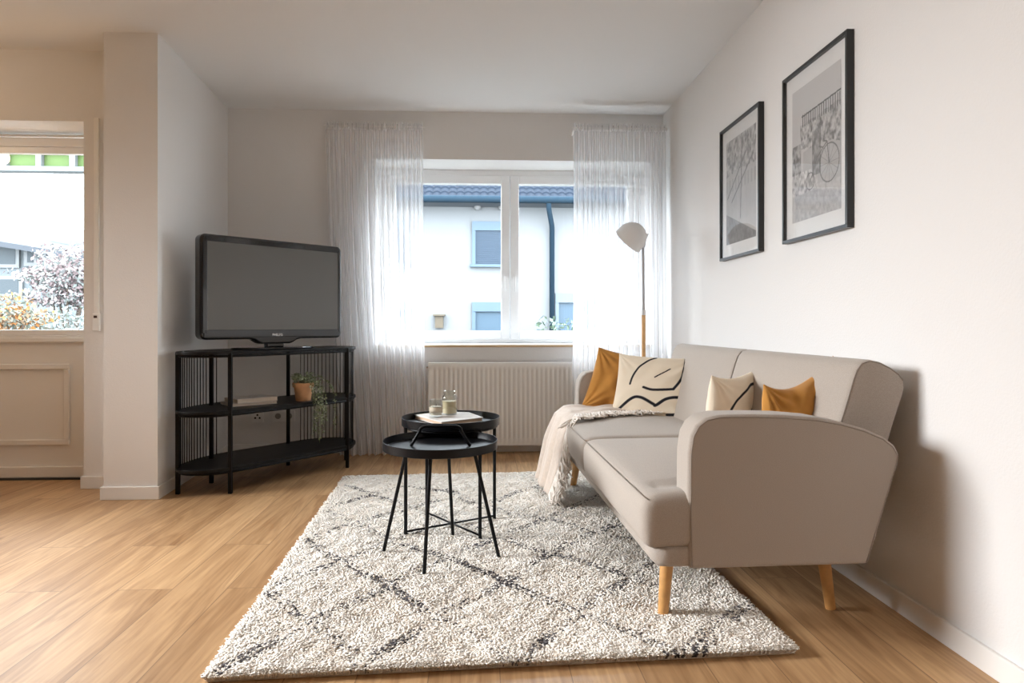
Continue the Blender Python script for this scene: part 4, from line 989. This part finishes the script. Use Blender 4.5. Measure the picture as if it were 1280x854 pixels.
bm_, tt_, pp_ = new_mat('warm_bulb'); pp_.inputs['Base Color'].default_value = (1, .8, .5, 1); pp_.inputs['Emission Color'].default_value = (1, .62, .28, 1); pp_.inputs['Emission Strength'].default_value = 14
MB().lathe([(0, -.03), (.02, -.022), (.028, 0), (.02, .025), (.012, .05), (0, .055)], 20, Msh).build('bulb', bm_, lamp, smooth=True)

# ------------------------------------------------------------------ framed pictures on the right wall
def fbm(U_, V_, f, seed, oct=5):
    r = np.random.default_rng(seed); o = np.zeros_like(U_); a = 1
    for k in range(oct):
        N = int(f * 2 ** k) + 2; g = r.random((N + 1, N + 1)); x = np.clip(U_, 0, .9999) * N; y = np.clip(V_, 0, .9999) * N; i = x.astype(int); j = y.astype(int); fx = x - i; fy = y - j; fx = fx * fx * (3 - 2 * fx); fy = fy * fy * (3 - 2 * fy)
        o += a * ((g[i, j] * (1 - fx) + g[np.minimum(i + 1, N), j] * fx) * (1 - fy) + (g[i, np.minimum(j + 1, N)] * (1 - fx) + g[np.minimum(i + 1, N), np.minimum(j + 1, N)] * fx) * fy); a *= .55
    return o / 2.1
def seglum(U_, V_, segs, asp=1.0):
    d = np.full(U_.shape, 9.0)
    for (a, b_) in segs:
        ax_, ay_ = a; bx_, by_ = b_; vx, vy = bx_ - ax_, (by_ - ay_) * asp; L = vx * vx + vy * vy + 1e-9
        t = np.clip(((U_ - ax_) * vx + (V_ - ay_) * asp * vy) / L, 0, 1); d = np.minimum(d, np.hypot(U_ - ax_ - t * vx, (V_ - ay_) * asp - t * vy))
    return d
def art_bike(U_, V_):   # U: 0 = far edge .. 1 = near edge, V up
    g = 0.52 + 0.05 * V_ + 0 * U_
    n = np.clip((fbm(U_, V_, 26, 4) - .5) * 2.2 + .5, 0, 1); n2 = fbm(U_, V_, 5, 6)
    fol = (V_ < 0.72 + 0.04 * (n2 - .5) + (U_ - .5) * 0.02) & (V_ > 0.50 - 0.10 * (U_ - .2) + .08 * n2) & (U_ > .18)
    g = np.where(fol, 0.16 + 0.42 * n, g)
    wl = (V_ <= 0.50 + .10 * (U_ - .2)) & (U_ > .25); g = np.where(wl & ~fol, 0.43 + 0.06 * n2, g)
    left = (U_ < .20) & (V_ < .58); g = np.where(left, 0.13 + 0.35 * n, g)
    gd = V_ < 0.21 + .03 * n2; g = np.where(gd, 0.40 + 0.15 * n, g)
    low = (V_ < .36) & (V_ >= .2) & (U_ < .55); g = np.where(low, 0.25 + 0.45 * n, g)
    door = (U_ > .44) & (U_ < .62) & (V_ > .30) & (V_ < .60 + .05 * n2); g = np.where(door, 0.17 + 0.2 * n, g)
    rail = [((.22, .775), (1.0, .80))] + [((u, .70), (u, .785)) for u in np.linspace(.24, .98, 18)]
    d = seglum(U_, V_, rail, 1.4); g = np.where(d < .008, .10, g)
    asp = 1.4; cx, cy, R = .78, .345, .185
    w = np.abs(np.hypot(U_ - cx, (V_ - cy) * asp) - R); g = np.where(w < .007, .17, g)
    w2 = np.abs(np.hypot(U_ - .40, (V_ - .27) * asp) - .085); g = np.where(w2 < .006, .18, g)
    bars = [((.78, .345), (.74, .50)), ((.74, .50), (.66, .515)), ((.74, .50), (.55, .42)), ((.55, .42), (.40, .27)), ((.66, .47), (.58, .49))] + [((cx, cy), (cx + R * math.cos(a), cy + R * math.sin(a) / asp)) for a in np.linspace(0, 2 * PI, 12, endpoint=False)]
    d = seglum(U_, V_, bars[:5], asp); g = np.where(d < .007, .18, g); d = seglum(U_, V_, bars[5:], asp); g = np.where(d < .003, g * .6, g)
    return np.clip(g, 0.04, .8)
def art_boat(U_, V_):
    n = np.clip((fbm(U_, V_, 22, 14) - .5) * 2.2 + .5, 0, 1); n2 = fbm(U_, V_, 5, 16)
    g = 0.42 + 0.12 * n2
    g = np.where(V_ > .62 + .1 * n2, 0.20 + 0.4 * n, g)
    g = np.where((V_ > .50) & (V_ < .62) & (np.sin(U_ * 60) > 0), g * .8, g)
    d = seglum(U_, V_, [((.05, .45), (.7, .82)), ((.2, .40), (.9, .75)), ((.5, .2), (.55, .95))], 1.4); g = np.where(d < .012, .2, g)
    g = np.where(V_ < .20 + .02 * n2 + .12 * (U_ < .4) * 0, 0.5, g)
    g = np.where((V_ < .30 - .25 * U_) , 0.16 + .1 * n, g)
    return np.clip(g, 0.05, .8)
M_print = pmat('photo_print', (1, 1, 1), 0.7, attr=True)
M_mat = pmat('passepartout', (0.80, 0.79, 0.77), 0.8)
M_frame = pmat('black_frame', (0.007, 0.007, 0.007), 0.35, spec=0.6)
def picture(yn, yf, z0, z1, art, label):
    t = tag(empty('framed_picture', (XR, (yn + yf) / 2, z0)), label, 'picture', None)
    D_ = 0.028; fw = 0.014; hy = (yf - yn) / 2; hz = z1 - z0
    b = MB()
    for lo, hi in (((-hy, 0), (hy, fw)), ((-hy, hz - fw), (hy, hz)), ((-hy, fw), (-hy + fw, hz - fw)), ((hy - fw, fw), (hy, hz - fw))): b.box((-D_, lo[0], lo[1]), (-.0005, hi[0], hi[1]))
    b.build('frame', M_frame, t, bevel=0.0012)
    MB().box((-.012, -hy + fw, fw), (-.004, hy - fw, hz - fw)).build('mount_board', M_mat, t)
    mg = 0.052; ny, nz = 180, 260
    yy = np.linspace(hy - fw - mg, -hy + fw + mg, ny); zz = np.linspace(fw + mg * 1.3, hz - fw - mg * 1.3, nz)
    U_, V_ = np.meshgrid(np.linspace(0, 1, ny), np.linspace(0, 1, nz)); Gc = art(U_, V_)
    P = np.stack([np.full(U_.shape, -.0128), np.broadcast_to(yy, U_.shape), np.broadcast_to(zz[:, None], U_.shape)], -1)
    MB().grid(P).build('photo_print', M_print, t, colors=np.stack([Gc.ravel() * 1.0, Gc.ravel() * .97, Gc.ravel() * .95], 1))
    MB().box((-.022, -hy + fw, fw), (-.020, hy - fw, hz - fw)).build('glass', M_picglass, t)
picture(2.352, 2.872, 1.292, 2.018, art_bike, 'black framed photograph of an old high wheel bicycle, the nearer of the two pictures')
picture(3.118, 3.640, 1.290, 2.012, art_boat, 'black framed photograph crossed by slanting dark lines, the farther picture towards the window')
